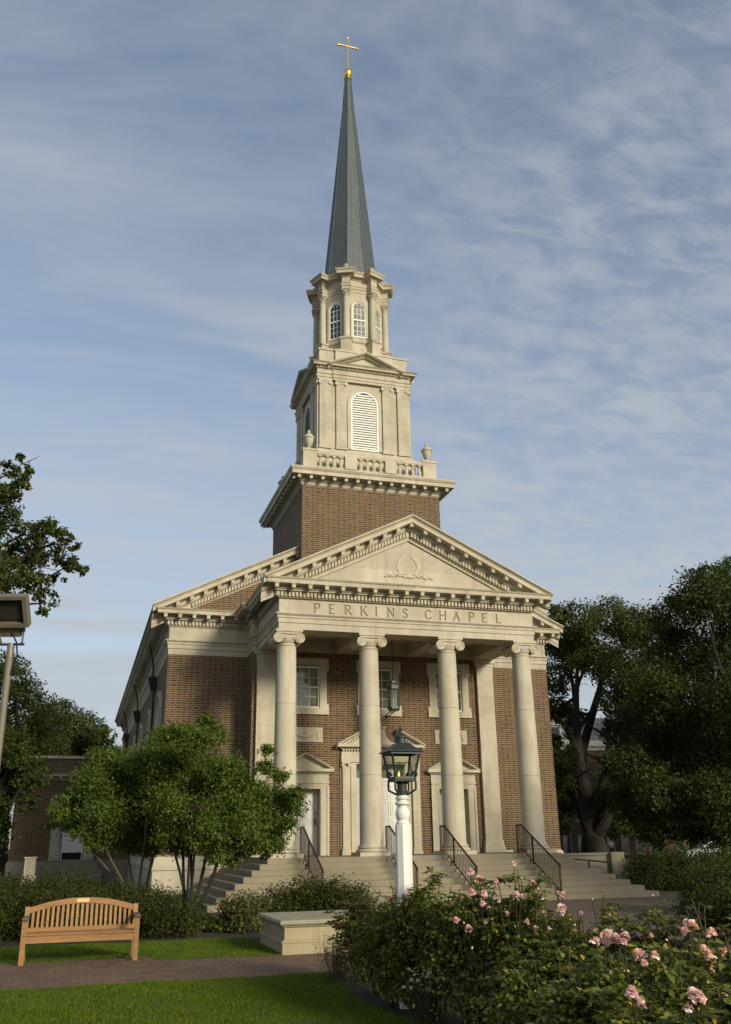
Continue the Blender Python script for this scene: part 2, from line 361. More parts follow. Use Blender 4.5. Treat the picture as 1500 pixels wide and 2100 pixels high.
    def build(s, name, mat, parent=None, smooth=False, loc=(0,0,0)):
        return ob(name, s.mesh(name, mat, smooth), parent, loc)
def ob(name, me, parent=None, loc=(0,0,0), rot=(0,0,0), scale=None):
    o = bpy.data.objects.new(name, me); SC.collection.objects.link(o); o.location = loc; o.rotation_euler = rot
    if scale is not None: o.scale = (scale,)*3 if isinstance(scale, (int, float)) else scale
    if parent is not None: o.parent = parent
    return o
def thing(name, label, cat, loc=(0,0,0), rz=0., group=None):
    o = bpy.data.objects.new(name, None); SC.collection.objects.link(o); o.location = loc; o.rotation_euler = (0, 0, rz)
    o.empty_display_size = .2; return tag(o, label, cat, group)
def tag(o, label, cat, group=None):
    o['label'] = label; o['category'] = cat
    if group: o['group'] = group
    return o
def struct(o): o['kind'] = 'structure'; return o
def stuff(o): o['kind'] = 'stuff'; return o
def leaves(name, pos, nrm, size, mat, aspect=.55, shape='leaf', fold=.25, parent=None, along=None):
    """many separate leaves as one mesh: each a small folded pointed blade"""
    n = len(pos); nrm = nrm/(np.linalg.norm(nrm, axis=1, keepdims=True)+1e-9)
    t = rng.normal(size=(n, 3)) if along is None else along
    t = t-nrm*np.sum(t*nrm, 1, keepdims=True); t /= np.linalg.norm(t, axis=1, keepdims=True)+1e-9
    b = np.cross(nrm, t); s = np.asarray(size).reshape(-1, 1)*np.ones((n, 1))
    w_ = s*aspect*.5
    p0 = pos-t*s*.5; p2 = pos+t*s*.5-nrm*s*.12
    p1 = pos+b*w_+nrm*w_*fold-t*s*.05; p3 = pos-b*w_+nrm*w_*fold-t*s*.05
    V = np.stack([p0, p1, p2, p3], 1).reshape(-1, 3)
    base = np.arange(n)[:, None]*4
    F = np.stack([base+np.array([0, 1, 2]), base+np.array([0, 2, 3])], 1).reshape(-1)
    me = bpy.data.meshes.new(name); me.vertices.add(len(V)); me.vertices.foreach_set('co', V.astype(np.float32).ravel())
    nf = 2*n; me.loops.add(nf*3); me.polygons.add(nf)
    me.loops.foreach_set('vertex_index', F.astype(np.int32)); me.polygons.foreach_set('loop_start', np.arange(0, nf*3, 3, dtype=np.int32))
    me.polygons.foreach_set('loop_total', np.full(nf, 3, dtype=np.int32)) if False else None
    me.update(calc_edges=True); me.validate(); me.materials.append(mat)
    return ob(name, me, parent)
def ray(u, v):
    d = FWD*FPX+RGT*(u-750)+UPV*(1050-v); return d/math.hypot(d[0], d[1])
def gp(u, D, z=G):
    """the ground point D metres from the viewpoint below picture column u"""
    d = ray(u, 1728); return np.array([CAM[0]+d[0]*D, CAM[1]+d[1]*D, z])
def rp(u, v, D): return CAM+ray(u, v)*D
# ================================================================== THE CHAPEL
CH = thing('chapel', 'red brick chapel with white columned portico and tall green steeple', 'chapel', (0, 0, G))
OFF = (0, 0, -G)     # children of the chapel are modelled in porch coordinates
def part(name, mb, mat, parent=None, smooth=False, label=None):
    o = mb.build(name, mat, parent if parent is not None else CH, smooth)
    if parent is None: o.location = OFF
    if label: o['label'] = label
    return o
def dupl(name, me, parent, loc=(0,0,0), rot=(0,0,0), scale=None):
    o = ob(name, me, parent, loc, rot, scale)
    if parent is CH: o.location = (loc[0], loc[1], loc[2]-G)
    return o
WN, YN, YB = 7.67, 4.64, 39.0       # nave half width, front, back
WP, YP = 4.75, 3.40                 # pavilion behind the portico
WA, YA = 4.588, -.41                # portico entablature
ZC, S_ = 8.63, .486                 # cornice top, roof slope
# --- brick body
mb = MB()
mb.box(-WN, -WP, YN, YN+.4, 0, 7.0).box(WP, WN, YN, YN+.4, 0, 7.0)
mb.box(-WN, -WN+.4, YN+.4, YB, 0, 7.0).box(WN-.4, WN, YN+.4, YB, 0, 7.0).box(-WN+.4, WN-.4, YB-.4, YB, 0, 7.0)
mb.box(-WP, -WP+.3, YP, YN+.4, 0, 7.02).box(WP-.3, WP, YP, YN+.4, 0, 7.02)
nave = part('nave_wall', mb, BRICK)
# porch wall with real openings: doors (three) and windows (three)
def wall_with_holes(x0, x1, z0, z1, y0, y1, holes):
    mb = MB(); xs = sorted({x0, x1, *[h[0] for h in holes], *[h[1] for h in holes]})
    zs = sorted({z0, z1, *[h[2] for h in holes], *[h[3] for h in holes]})
    for i in range(len(xs)-1):
        run = None
        for j in range(len(zs)-1):
            cx, cz = (xs[i]+xs[i+1])/2, (zs[j]+zs[j+1])/2
            solid = not any(h[0] < cx < h[1] and h[2] < cz < h[3] for h in holes)
            if solid:
                run = (zs[j] if run is None else run[0], zs[j+1])
            if (not solid or j == len(zs)-2) and run:
                mb.box(xs[i], xs[i+1], y0, y1, run[0], run[1]); run = None
    return mb
WX = 2.80
holes = []
for cx in (-WX, 0, WX): holes.append((cx-.56, cx+.56, 4.98, 6.56))
for cx in (-WX, WX): holes.append((cx-.58, cx+.58, 0, 2.20))
holes.append((-.92, .92, 0, 3.06))
part('porch_wall', wall_with_holes(-WP+.3, WP-.3, 0, 7.02, YP, YP+.3, holes), BRICK)
# gable walls of the nave above the entablature
mb = MB(); mb.prism([(-7.4, 8.5), (7.4, 8.5), (0, 8.5+7.4*S_-.1)], YN+.02, YN+.4); part('gable_wall', mb, BRICK)
# --- stone base and water table
path_n = [(-WN, YB), (-WN, YN), (-WP, YN), (-WP, YP), (WP, YP), (WP, YN), (WN, YN), (WN, YB)]
wt_prof = [(-.3, .05), (.0, .05), (.06, -.02), (.09, -.22), (.15, -.27), (.15, -.38), (.11, -.41), (.11, G-.2), (-.3, G-.2)]
part('water_table', MB().sweep([(-WN, YB), (-WN, YN), (-WP, YN), (-WP, YP+.2)], wt_prof).sweep([(WP, YP+.2), (WP, YN), (WN, YN), (WN, YB)], wt_prof), STONE)
# --- entablature profiles (out, z)
ENT = [(-.5, 7.0), (0, 7.0), (0, 7.20), (.03, 7.22), (.03, 7.36), (.06, 7.38), (.06, 7.44), (.12, 7.50), (.12, 7.53), (0, 7.54), (0, 8.00),
       (.05, 8.05), (.05, 8.07), (.05, 8.24), (.17, 8.26), (.17, 8.30), (.20, 8.31), (.20, 8.42), (.50, 8.43), (.50, 8.56), (.53, 8.57), (.56, 8.62), (-.5, 8.62)]
ENTE = ENT[:-3]+[(.53, 8.57), (.60, 8.64), (.62, 8.68), (.62, 8.70), (-.5, 8.70)]
ins = [((-.10 if (o == 0 and 7.5 < z < 8.01) else o) if o > -.4 else -.84, z) for o, z in ENT]
portico = part('portico_entablature', MB().sweep([(-WA, YP-.02), (-WA, YA), (WA, YA), (WA, YP-.02)], ins), ASHLAR)
nave_ent = part('nave_entablature', MB().sweep([(-WN, YN+1.0), (-WN, YN), (-WP, YN), (-WP, YP-.02), (-WA-.02, YP-.02)], ENT), ASHLAR)
nave_ent2 = part('nave_entablature', MB().sweep([(WA+.02, YP-.02), (WP, YP-.02), (WP, YN), (WN, YN), (WN, YN+1.0)], ENT), ASHLAR)
eave_ent = part('eave_entablature', MB().sweep([(-WN, YB), (-WN, YN+1.0)], ENTE).sweep([(WN, YN+1.0), (WN, YB)], ENTE), STONE)
# --- dentils: one course per cornice
def dentils(mb, a, b, out0, out1, z0, z1, pitch=.125, wd=.075):
    a = np.array(a, float); b = np.array(b, float); d = b-a; L = np.linalg.norm(d); d /= L; nr = np.array([d[1], -d[0]]); n = int(L/pitch)
    for i in range(n):
        c = a+d*(L*(i+.5)/n)+nr*(out0+out1)/2
        mb.obox((c[0], c[1], (z0+z1)/2), (d[0], d[1], 0), wd/2, (nr[0], nr[1], 0), (out1-out0)/2, (0, 0, 1), (z1-z0)/2)
mb = MB(); dentils(mb, (-WA-.12, YA), (WA+.12, YA), .04, .13, 8.085, 8.225); dentils(mb, (-WA, YP-.7), (-WA, YA-.12), .04, .13, 8.085, 8.225)
part('dentil_course', mb, STONE, portico)
mb = MB(); dentils(mb, (-WN-.12, YN), (-WP-.2, YN), .04, .13, 8.085, 8.225); part('dentil_course', mb, STONE, nave_ent)
mb = MB(); dentils(mb, (WP+.2, YN), (WN+.12, YN), .04, .13, 8.085, 8.225); part('dentil_course', mb, STONE, nave_ent2)
mb = MB(); dentils(mb, (-WN, YB), (-WN, YN), .04, .13, 8.085, 8.225, .25, .14); stuff(part('dentil_course', mb, STONE, eave_ent))
# --- modillions: little scrolled brackets, each its own mesh
mm = MB(); mm.box(-.06, .06, -.12, .15, .015, .09).lathe([(.0, -.062), (.04, -.06), (.04, .06), (0, .062)], (0, -.09, .005), 10, 'x').box(-.078, .078, -.135, .15, .09, .115)
MODM = mm.mesh('modillion', STONE)
def modil(parent, x, y, z, rz=0., shear=0.):
    me = MODM
    if shear:
        key = 'modillion_raking_%s' % ('a' if shear > 0 else 'b'); me = bpy.data.meshes.get(key)
        if me is None:
            me = MODM.copy(); me.name = key
            for v in me.vertices: v.co.z += v.co.x*shear
    return dupl('modillion', me, parent, (x, y, z), (0, 0, rz))
for i in range(18): modil(portico, -4.76+9.52*i/17, YA-.35, 8.305)
for i in range(7): modil(portico, -WA-.35, YA+.2+i*.46, 8.305, -PI/2)
for sgn in (-1, 1):
    for i in range(6): modil(nave_ent if sgn < 0 else nave_ent2, sgn*(WN+.2-i*.52), YN-.35, 8.305)
mb = MB()
for i in range(64):
    y = YN+.2+i*.53; mb.box(-WN-.5, -WN-.2, y-.07, y+.07, 8.30, 8.41)
stuff(part('modillion_course', mb, STONE, eave_ent))
# --- raking cornices
def raking(name, w_, yf, apex, slope, parent_rails, xs0=0., mat=STONE, dscale=1., zlow=None):
    f = lambda x: apex-slope*abs(x)
    prof = [(yf+.55, -.80), (yf+.55, 0), (yf-.05, 0), (yf-.05, -.05), (yf+.02, -.10), (yf+.05, -.14), (yf+.05, -.27), (yf+.36, -.275), (yf+.36, -.42), (yf+.385, -.43), (yf+.40, -.465), (yf+.50, -.475), (yf+.50, -.66), (yf+.53, -.70)]
    return prof, f
# portico pediment
APX = 11.19; YF = YA-.56
prof, fP = raking('r', 5.2, YF+.05, APX, S_, None)
WPK = 5.20
rk = part('pediment_raking_cornice', MB().rake(prof, [-WPK, 0, WPK], fP), STONE)
mb = MB(); n = 34
for sgn in (-1, 1):
    for i in range(n):
        x = sgn*(.10+i*.112)
        if abs(x) > 3.75: continue
        mb.sbox(x-.037, x+.037, YF+.05+.40, YF+.05+.53, -.655, -.49, fP)
part('raking_dentil_course', mb, STONE, rk)
for sgn in (-1, 1):
    for i in range(9):
        x = sgn*(.0+.5*i) if not (sgn > 0 and i == 0) else None
        if x is None: continue
        modil(rk, x, YF+.05+.22, fP(x)-.395, 0, -sgn*S_ if i else 0)
# tympanum and roof of the portico
tym = part('tympanum', MB().prism([(-4.1, 8.63), (4.1, 8.63), (0, APX-.70)], YA+.10, YA+.4), ASHLAR)
part('portico_roof', MB().rake([(YA+.25, -.6), (YA+.25, -.05), (3.80, -.05), (3.80, -.6)], [-4.9, 0, 4.9], fP), SLATE)
# nave front raking cornice: left and right of the portico and tower
AN = ZC+8.33*S_+.12; fN = lambda x: AN-S_*abs(x)
profN, _ = raking('r', 8.3, YN-.51, AN, S_, None)
profN = [(min(y, YN+.15), z) for y, z in profN]
nrk = part('nave_raking_cornice', MB().rake(profN, [-8.34, 0, 8.34], fN), STONE)
for sgn in (-1, 1):
    mb = MB()
    for i in range(60):
        x = sgn*(2.6+i*.112)
        if abs(x) > 6.9: continue
        mb.sbox(x-.037, x+.037, YN-.51+.40, YN-.51+.53, -.655, -.49, fN)
    part('raking_dentil_course', mb, STONE, nrk)
for i in range(10): modil(nrk, -7.45+i*.5, YN-.51+.22, fN(-7.45+i*.5)-.395, 0, S_)
for i in range(5): modil(nrk, 7.45-i*.5, YN-.51+.22, fN(7.45-i*.5)-.395, 0, -S_)
part('nave_roof', MB().rake([(YN+.1, -.35), (YN+.1, -.06), (YB, -.06), (YB, -.35)], [-8.2, 0, 8.2], fN), SLATE)
part('gutter', MB().sweep([(-WN-.62, YB), (-WN-.62, YN-.4)], [(-.1, 8.70), (.03, 8.70), (.05, 8.78), (-.1, 8.78)]), LEADM)
# --- porch ceiling with beams
mb = MB()
mb.box(-WA+.8, WA-.8, YA+.8, YP, 7.50, 7.62)
for x in (-1.41, 1.41): mb.box(x-.30, x+.30, YA+.84, YP-.02, 7.03, 7.5); mb.box(x-.38, x+.38, YA+.84, YP-.02, 7.36, 7.5)
mb.box(-WA+.84, WA-.84, YP-.14, YP-.003, 7.02, 7.5)
part('porch_ceiling', mb, STONE)
part('porch_floor', MB().box(-4.85, 4.85, -.66, YP+.25, -.16, 0), STEP)
# --- columns
prof = [(.0, .275), (.40, .275), (.40, .31), (.375, .35)]
for i in range(15):
    t = i/14; z = .38+t*6.1; r = .372-.060*(t**1.7)
    for jz in (2.43, 4.62):
        pass
    prof.append((r, z))
prof += [(.335, 6.50), (.335, 6.55), (.31, 6.56), (.31, 6.60), (0, 6.60)]
def with_joints(prof, zs, d=.016):
    out = []
    for (r0, z0), (r1, z1) in zip(prof[:-1], prof[1:]):
        out.append((r0, z0))
        for zj in zs:
            if z0 < zj-.01 and z1 > zj+.01:
                r = r0+(r1-r0)*(zj-z0)/(z1-z0); out += [(r, zj-.011), (r-d, zj-.009), (r-d, zj+.009), (r, zj+.011)]
    out.append(prof[-1]); return out
COLM = MB().lathe(with_joints(prof, (2.43, 4.62)), seg=40).mesh('column', STONE, True)
mb = MB().box(-.53, .53, -.53, .53, 0, .115); mb.lathe([(0, .115), (.46, .115), (.50, .135), (.505, .165), (.48, .195), (.43, .20), (.42, .22), (.44, .235), (.455, .255), (.44, .275), (0, .28)], seg=36)
BASEM = mb.mesh('column_base', STONE, True)
def ionic(rv=.165, xv=.36, dy=.40, zc=6.72, ztop=7.0, rsh=.33):
    mb = MB(); mb.box(-xv-.09, xv+.09, -dy-.03, dy+.03, ztop-.075, ztop-.002).box(-xv-.05, xv+.05, -dy+.005, dy-.005, ztop-.12, ztop-.075)
    mb.box(-xv, xv, -dy+.03, dy-.03, zc+.02, ztop-.12)
    mb.lathe([(0, zc-.14), (rsh, zc-.14), (rsh+.06, zc-.06), (rsh+.075, zc), (rsh+.04, zc+.05), (0, zc+.05)], seg=28)
    for sx in (-1, 1):
        pr = [(0, -dy), (rv, -dy), (rv, -dy+.07), (rv*.80, -dy+.2), (rv*.74, 0), (rv*.80, dy-.2), (rv, dy-.07), (rv, dy), (0, dy)]
        mb.lathe(pr, (sx*xv, 0, zc), 24, 'y')
        for sy in (-1, 1):
            pts = []; rad = []
            for k in range(44):
                t = k/43; a = PI/2-sx*t*2*PI*2.3*(1); r = (rv-.012)*(1-.86*t)
                pts.append((sx*xv+r*math.cos(a), sy*(dy+.006), zc+r*math.sin(a))); rad.append(.022*(1-.55*t))
            mb.tube(pts, rad, 5)
            mb.lathe([(0, -.03), (.03, -.02), (.03, .02), (0, .03)], (sx*xv, sy*(dy+.004), zc), 10, 'y')
    for sy in (-1, 1):
        for k in range(5):
            x = -.16+.08*k; mb.lathe([(0, -.05), (.022, -.04), (.034, 0), (.022, .04), (0, .05)], (x, sy*(dy-.02), zc+.01), 8)
        mb.tube([(-xv, sy*dy, ztop-.13), (0, sy*dy, ztop-.145), (xv, sy*dy, ztop-.13)], .02, 6)
    return mb
CAPM = ionic().mesh('column_capital', STONE, True)
for i, x in enumerate((-4.23, -1.41, 1.41, 4.23)):
    c = dupl('column', COLM, CH, (x, 0, 0)); ob('column_base', BASEM, c); ob('column_capital', CAPM, c)
# --- pilasters against the porch wall
for sx in (-1, 1):
    x = sx*4.27
    mb = MB().box(x-.33, x+.33, YP-.16, YP+.02, .42, 6.62)
    p_ = part('pilaster', mb, ASHLAR)
    part('pilaster_base', MB().box(x-.40, x+.40, YP-.24, YP+.02, 0, .16).box(x-.38, x+.38, YP-.21, YP+.02, .16, .26).box(x-.36, x+.36, YP-.19, YP+.02, .26, .42), STONE, p_)
    part('pilaster_capital', MB().box(x-.34, x+.34, YP-.175, YP+.02, 6.62, 6.74).box(x-.37, x+.37, YP-.20, YP+.02, 6.74, 6.86).box(x-.42, x+.42, YP-.26, YP+.02, 6.86, 7.0), STONE, p_)
# --- sash windows of the porch
def sash(parent_loc, hw, z0, z1, name='window', rows=4, cols=3, ears=True, mat=GLASS):
    x, y = parent_loc
    fr = MB(); t = .07
    fr.box(x-hw, x-hw+t, y+.02, y+.16, z0, z1).box(x+hw-t, x+hw, y+.02, y+.16, z0, z1).box(x-hw+t, x+hw-t, y+.02, y+.16, z1-t, z1).box(x-hw+t, x+hw-t, y+.0, y+.16, z0, z0+t)
    zm = (z0+z1)/2; fr.box(x-hw+t, x+hw-t, y+.05, y+.15, zm-.03, zm+.03)
    for i in range(1, cols):
        xx = x-hw+t+(2*hw-2*t)*i/cols; fr.box(xx-.011, xx+.011, y+.075, y+.12, z0+t, zm-.03); fr.box(xx-.011, xx+.011, y+.072, y+.118, zm+.03, z1-t)
    for j in range(rows):
        if j == rows//2 or j == 0: continue
        zz = z0+t+(z1-z0-2*t)*j/rows; fr.box(x-hw+t, x+hw-t, y+.078, y+.117, zz-.011, zz+.011)
    f = part(name, fr, WHITE)
    part('pane', MB().box(x-hw+t, x+hw-t, y+.115, y+.13, z0+t, z1-t), mat, f)
    if ears:
        e = MB(); a = .24
        e.box(x-hw-a, x-hw+.02, YP-.05, YP+.12, z0, z1+.05).box(x+hw-.02, x+hw+a, YP-.05, YP+.12, z0, z1+.05)
        e.box(x-hw-a-.07, x+hw+a+.07, YP-.055, YP+.12, z1-.02+.05, z1+.28).box(x-hw-a-.07, x-hw-a+.0, YP-.052, YP+.02, z1-.18, z1+.03).box(x+hw+a, x+hw+a+.07, YP-.052, YP+.02, z1-.18, z1+.03)
        e.box(x-hw-a-.07, x+hw+a+.07, YP-.08, YP+.12, z0-.22, z0+.02).box(x-hw-a-.07, x-hw-a, YP-.052, YP+.02, z0+.02, z0+.16).box(x+hw+a, x+hw+a+.07, YP-.052, YP+.02, z0+.02, z0+.16)
        part('window_surround', e, STONE, f)
    return f
for cx in (-WX, 0, WX): sash((cx, YP), .56, 5.0, 6.54)
# --- carved relief panels over the side doors
def relief(cx):
    mb = MB().box(cx-.64, cx+.64, YP-.035, YP+.03, 3.80, 4.32)
    mb.strip([(cx-.63, 3.81), (cx-.63, 4.31), (cx+.63, 4.31), (cx+.63, 3.81), (cx-.63, 3.81)], [(cx-.57, 3.87), (cx-.57, 4.25), (cx+.57, 4.25), (cx+.57, 3.87), (cx-.57, 3.87)], YP-.05, YP-.03)
    pts = [(cx-.42+.84*k/12, YP-.045, 4.17-.20*math.sin(PI*k/12)) for k in range(13)]
    mb.tube(pts, [.018+.035*math.sin(PI*k/12) for k in range(13)], 7)
    mb.lathe([(0, -.04), (.05, -.025), (.06, 0), (.05, .025), (0, .04)], (cx, YP-.04, 4.15), 10, 'y')
    for sx in (-1, 1):
        mb.lathe([(0, -.03), (.05, -.02), (.05, .02), (0, .03)], (cx+sx*.43, YP-.04, 4.17), 9, 'y')
        mb.tube([(cx+sx*.46, YP-.04, 4.14), (cx+sx*.44, YP-.045, 4.04), (cx+sx*.49, YP-.04, 3.92)], [.03, .022, .03], 6)
    part('relief_panel', mb, STONE)
for cx in (-WX, WX): relief(cx)
# --- doors
def door_leaf(x0, x1, z1, y, panels, handle_x):
    mb = MB().box(x0, x1, y, y+.05, .02, z1); w_ = x1-x0; t = .085
    nr, nc = panels
    for r in range(nr):
        for c in range(nc):
            a = x0+t+(w_-2*t+.06)*c/nc; b = a+(w_-2*t+.06)/nc-.06; z0 = .14+(z1-.26+.07)*r/nr; z2 = z0+(z1-.26+.07)/nr-.07
            mb.strip([(a, z0), (a, z2), (b, z2), (b, z0), (a, z0)], [(a+.03, z0+.03), (a+.03, z2-.03), (b-.03, z2-.03), (b-.03, z0+.03), (a+.03, z0+.03)], y-.022, y+.01)
            mb.box(a+.07, b-.07, y-.016, y+.01, z0+.07, z2-.07)
    d = part('door', mb, DOORW)
    if handle_x is not None:
        part('door_handle', MB().box(handle_x-.018, handle_x+.018, y-.04, y+.005, .98, 1.24).tube([(handle_x, y-.03, 1.0), (handle_x, y-.085, 1.03), (handle_x, y-.085, 1.2), (handle_x, y-.03, 1.22)], .012, 6).box(handle_x-.022, handle_x+.022, y-.035, y+.005, 1.38, 1.44), BLACK, d)
    return d
def side_door(cx):
    y = YP
    d = door_leaf(cx-.56, cx+.56, 2.19, y+.36, (4, 2), cx+.47)
    fr = MB()
    for sx in (-1, 1):
        a, b = sorted((cx+sx*.56, cx+sx*.86))
        fr.box(a, b, y-.07, y+.02, 0, 2.30); a2, b2 = sorted((cx+sx*.80, cx+sx*.88)); fr.box(a2, b2, y-.10, y-.068, 0, 2.30)
        a3, b3 = sorted((cx+sx*.565, cx+sx*.62)); fr.box(a3, b3, y-.085, y-.068, 0, 2.16)
    fr.box(cx-.86, cx+.86, y-.072, y+.02, 2.20, 2.48).box(cx-.88, cx+.88, y-.102, y-.07, 2.38, 2.48)
    fr.box(cx-.87, cx+.87, y-.06, y+.02, 2.48, 2.72)
    fr.box(cx-.93, cx+.93, y-.12, y+.02, 2.72, 2.78).box(cx-1.02, cx+1.02, y-.24, y+.02, 2.78, 2.88)
    # reveals
    for sx in (-1, 1):
        a, b = sorted((cx+sx*.575, cx+sx*.62)); fr.box(a, b, y+.021, y+.44, 0, 2.24)
    fr.box(cx-.62, cx+.62, y+.021, y+.44, 2.201, 2.26)
    fo = part('door_surround', fr, STONE)
    f = lambda x: 3.43-.53*abs(x-cx)
    part('door_pediment', MB().rake([(y+.02, -.13), (y+.02, 0), (y-.26, 0), (y-.26, -.03), (y-.22, -.07), (y-.08, -.08), (y-.08, -.13)], [cx-1.03, cx, cx+1.03], f).prism([(cx-.85, 2.87), (cx+.85, 2.87), (cx, 3.33)], y-.05, y+.02), STONE, fo)
    return d
for cx in (-WX, WX): side_door(cx)
# centre doorway: two leaves, pilasters, broken pediment with urn
y = YP
door_leaf(-.90, -.01, 2.5, y+.36, (4, 2), None); door_leaf(.01, .90, 2.5, y+.36, (4, 2), .80)
tr = part('transom', MB().box(-.92, .92, y+.33, y+.42, 2.50, 2.60).box(-.92, -.84, y+.33, y+.42, 2.6, 3.06).box(.84, .92, y+.33, y+.42, 2.6, 3.06).box(-.84, .84, y+.33, y+.42, 2.98, 3.06), WHITE)
for k in range(1, 5): pass
part('transom_pane', MB().box(-.84, .84, y+.37, y+.39, 2.60, 2.98), GLASS, tr)
part('transom_bar', MB().box(-.42, -.40, y+.35, y+.40, 2.6, 2.98).box(-.01, .01, y+.35, y+.40, 2.6, 2.98).box(.40, .42, y+.35, y+.40, 2.6, 2.98), WHITE, tr)
fr = MB()
for sx in (-1, 1):
    a, b = sorted((sx*.92, sx*1.12)); fr.box(a, b, y-.09, y+.02, 0, 3.06)
    a, b = sorted((sx*1.12, sx*1.50)); fr.box(a, b, y-.05, y+.02, 0, 3.30)
    a, b = sorted((sx*1.18, sx*1.44)); fr.box(a, b, y-.15, y-.04, .22, 2.96); a, b = sorted((sx*1.14, sx*1.48)); fr.box(a, b, y-.19, y-.04, 0, .10); a, b = sorted((sx*1.16, sx*1.46)); fr.box(a, b, y-.17, y-.04, .10, .22)
    fr.box(sx*1.31-.15, sx*1.31+.15, y-.17, y-.04, 3.06, 3.12)
    for s2 in (-1, 1): fr.lathe([(0, -.17), (.055, -.17), (.055, -.04), (0, -.04)], (sx*1.31+s2*.12, y, 3.01), 10, 'y')
    a, b = sorted((sx*.935, sx*.99)); fr.box(a, b, y+.021, y+.44, 0, 3.06)
fr.box(-1.12, 1.12, y-.092, y+.02, 3.06, 3.26).box(-.99, .99, y+.021, y+.44, 3.061, 3.12)
fr.box(-1.50, 1.50, y-.12, y+.02, 3.26, 3.30).box(-1.48, 1.48, y-.14, y+.02, 3.12, 3.26)
fr.box(-1.47, 1.47, y-.10, y+.02, 3.30, 3.50).box(-1.52, 1.52, y-.16, y+.02, 3.58, 3.64).box(-1.66, 1.66, y-.32, y+.02, 3.64, 3.74)
n = 28
for k in range(n): xx = -1.46+2.92*(k+.5)/n; fr.box(xx-.03, xx+.03, y-.17, y+.0, 3.505, 3.575)
cs = part('center_door_surround', fr, STONE)
pd = MB()
f = lambda x: 4.63-.53*abs(x)
for sx in (-1, 1):
    xs = sorted((sx*.62, sx*1.67)); pd.rake([(y+.02, -.17), (y+.02, 0), (y-.36, 0), (y-.36, -.04), (y-.30, -.09), (y-.15, -.10), (y-.15, -.17)], xs, f)
    poly = [(sx*1.5, 3.73), (sx*.62, 3.73), (sx*.62, f(.62)-.16), (sx*1.5, f(1.5)-.12)]
    pd.prism(poly, y-.08, y+.02)
    for k in range(8): xx = sx*(.68+.1*k); pd.sbox(xx-.03, xx+.03, y-.17, y-.05, -.225, -.165, f)
part('broken_pediment', pd, STONE, cs)
ur = MB(); sw = [(-.62, 3.73), (.62, 3.73)]+[(.62-.44*math.sin(t*PI/2)-.0, 3.80+.52*(1-math.cos(t*PI/2))) for t in np.linspace(0, 1, 8)]+[(-.62+.44*math.sin(t*PI/2), 3.80+.52*(1-math.cos(t*PI/2))) for t in np.linspace(1, 0, 8)]
ur.prism(sw, y-.10, y+.02).box(-.22, .22, y-.16, y+.02, 4.32, 4.38)
ur.lathe([(0, 4.38), (.11, 4.38), (.06, 4.44), (.05, 4.48), (.13, 4.58), (.15, 4.68), (.11, 4.76), (.13, 4.78), (.06, 4.86), (0, 4.92)], (0, y-.10, 0), 18)
part('pediment_urn', ur, STONE, cs, True)
part('door_mat', MB().box(-2.9, -1.9, 0, .1, 0, 0) if False else MB().box(WX-.5, WX+.5, YP-.9, YP-.3, .004, .02).box(-.5, .5, YP-.9, YP-.3, .004, .02).box(-WX-.5, -WX+.5, YP-.9, YP-.3, .004, .02), BLACK) if False else None
# dark interior behind doors and panes
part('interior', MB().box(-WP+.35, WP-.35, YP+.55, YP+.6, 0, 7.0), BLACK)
# --- side windows and downspouts of the nave's left wall
def arch_poly(c, hw, z0, zs, n=12): return [(c-hw, z0), (c-hw, zs)]+[(c-hw*math.cos(PI*k/n), zs+hw*math.sin(PI*k/n)) for k in range(1, n)]+[(c+hw, zs), (c+hw, z0)]
def swap(mb, x): return mb.xf(lambda a, b, c: (x+b, a, c))
for yy in (6.9, 12.1, 17.3, 22.5, 27.7, 32.9):
    o_ = arch_poly(yy, 1.0, 1.4, 5.0); i_ = arch_poly(yy, .82, 1.55, 5.0); i2 = arch_poly(yy, .74, 1.63, 5.0)
    f = part('nave_window', swap(MB().strip(o_+[o_[0]], i_+[i_[0]], -.12, .04), -WN), STONE)
    wf = MB().strip(i_+[i_[0]], i2+[i2[0]], -.06, .02)
    for k in (1, 2, 3): wf.box(yy-.82+.41*k-.015, yy-.82+.41*k+.015, -.05, .0, 1.6, 5.6)
    for k in range(1, 9): wf.box(yy-.8, yy+.8, -.045, -.003, 1.6+.45*k-.015, 1.6+.45*k+.015)
    part('nave_window_frame', swap(wf, -WN), WHITE, f); part('nave_window_pane', swap(MB().prism(i_, -.02, .05), -WN), GLASSD, f)
for yy in (9.5, 19.9, 30.3):
    d = part('downspout', MB().tube([(-WN-.10, yy, -1.1), (-WN-.10, yy, 6.5)], .045, 8), LEADM)
    part('rainwater_head', MB().frustum((-WN-.14, yy), .10, .20, 6.4, 6.85).box(-WN-.36, -WN+.0, yy-.22, yy+.22, 6.85, 6.95).tube([(-WN-.14, yy, 6.9), (-WN-.2, yy, 7.6), (-WN-.40, yy, 8.3)], .04, 8), LEADM, d)
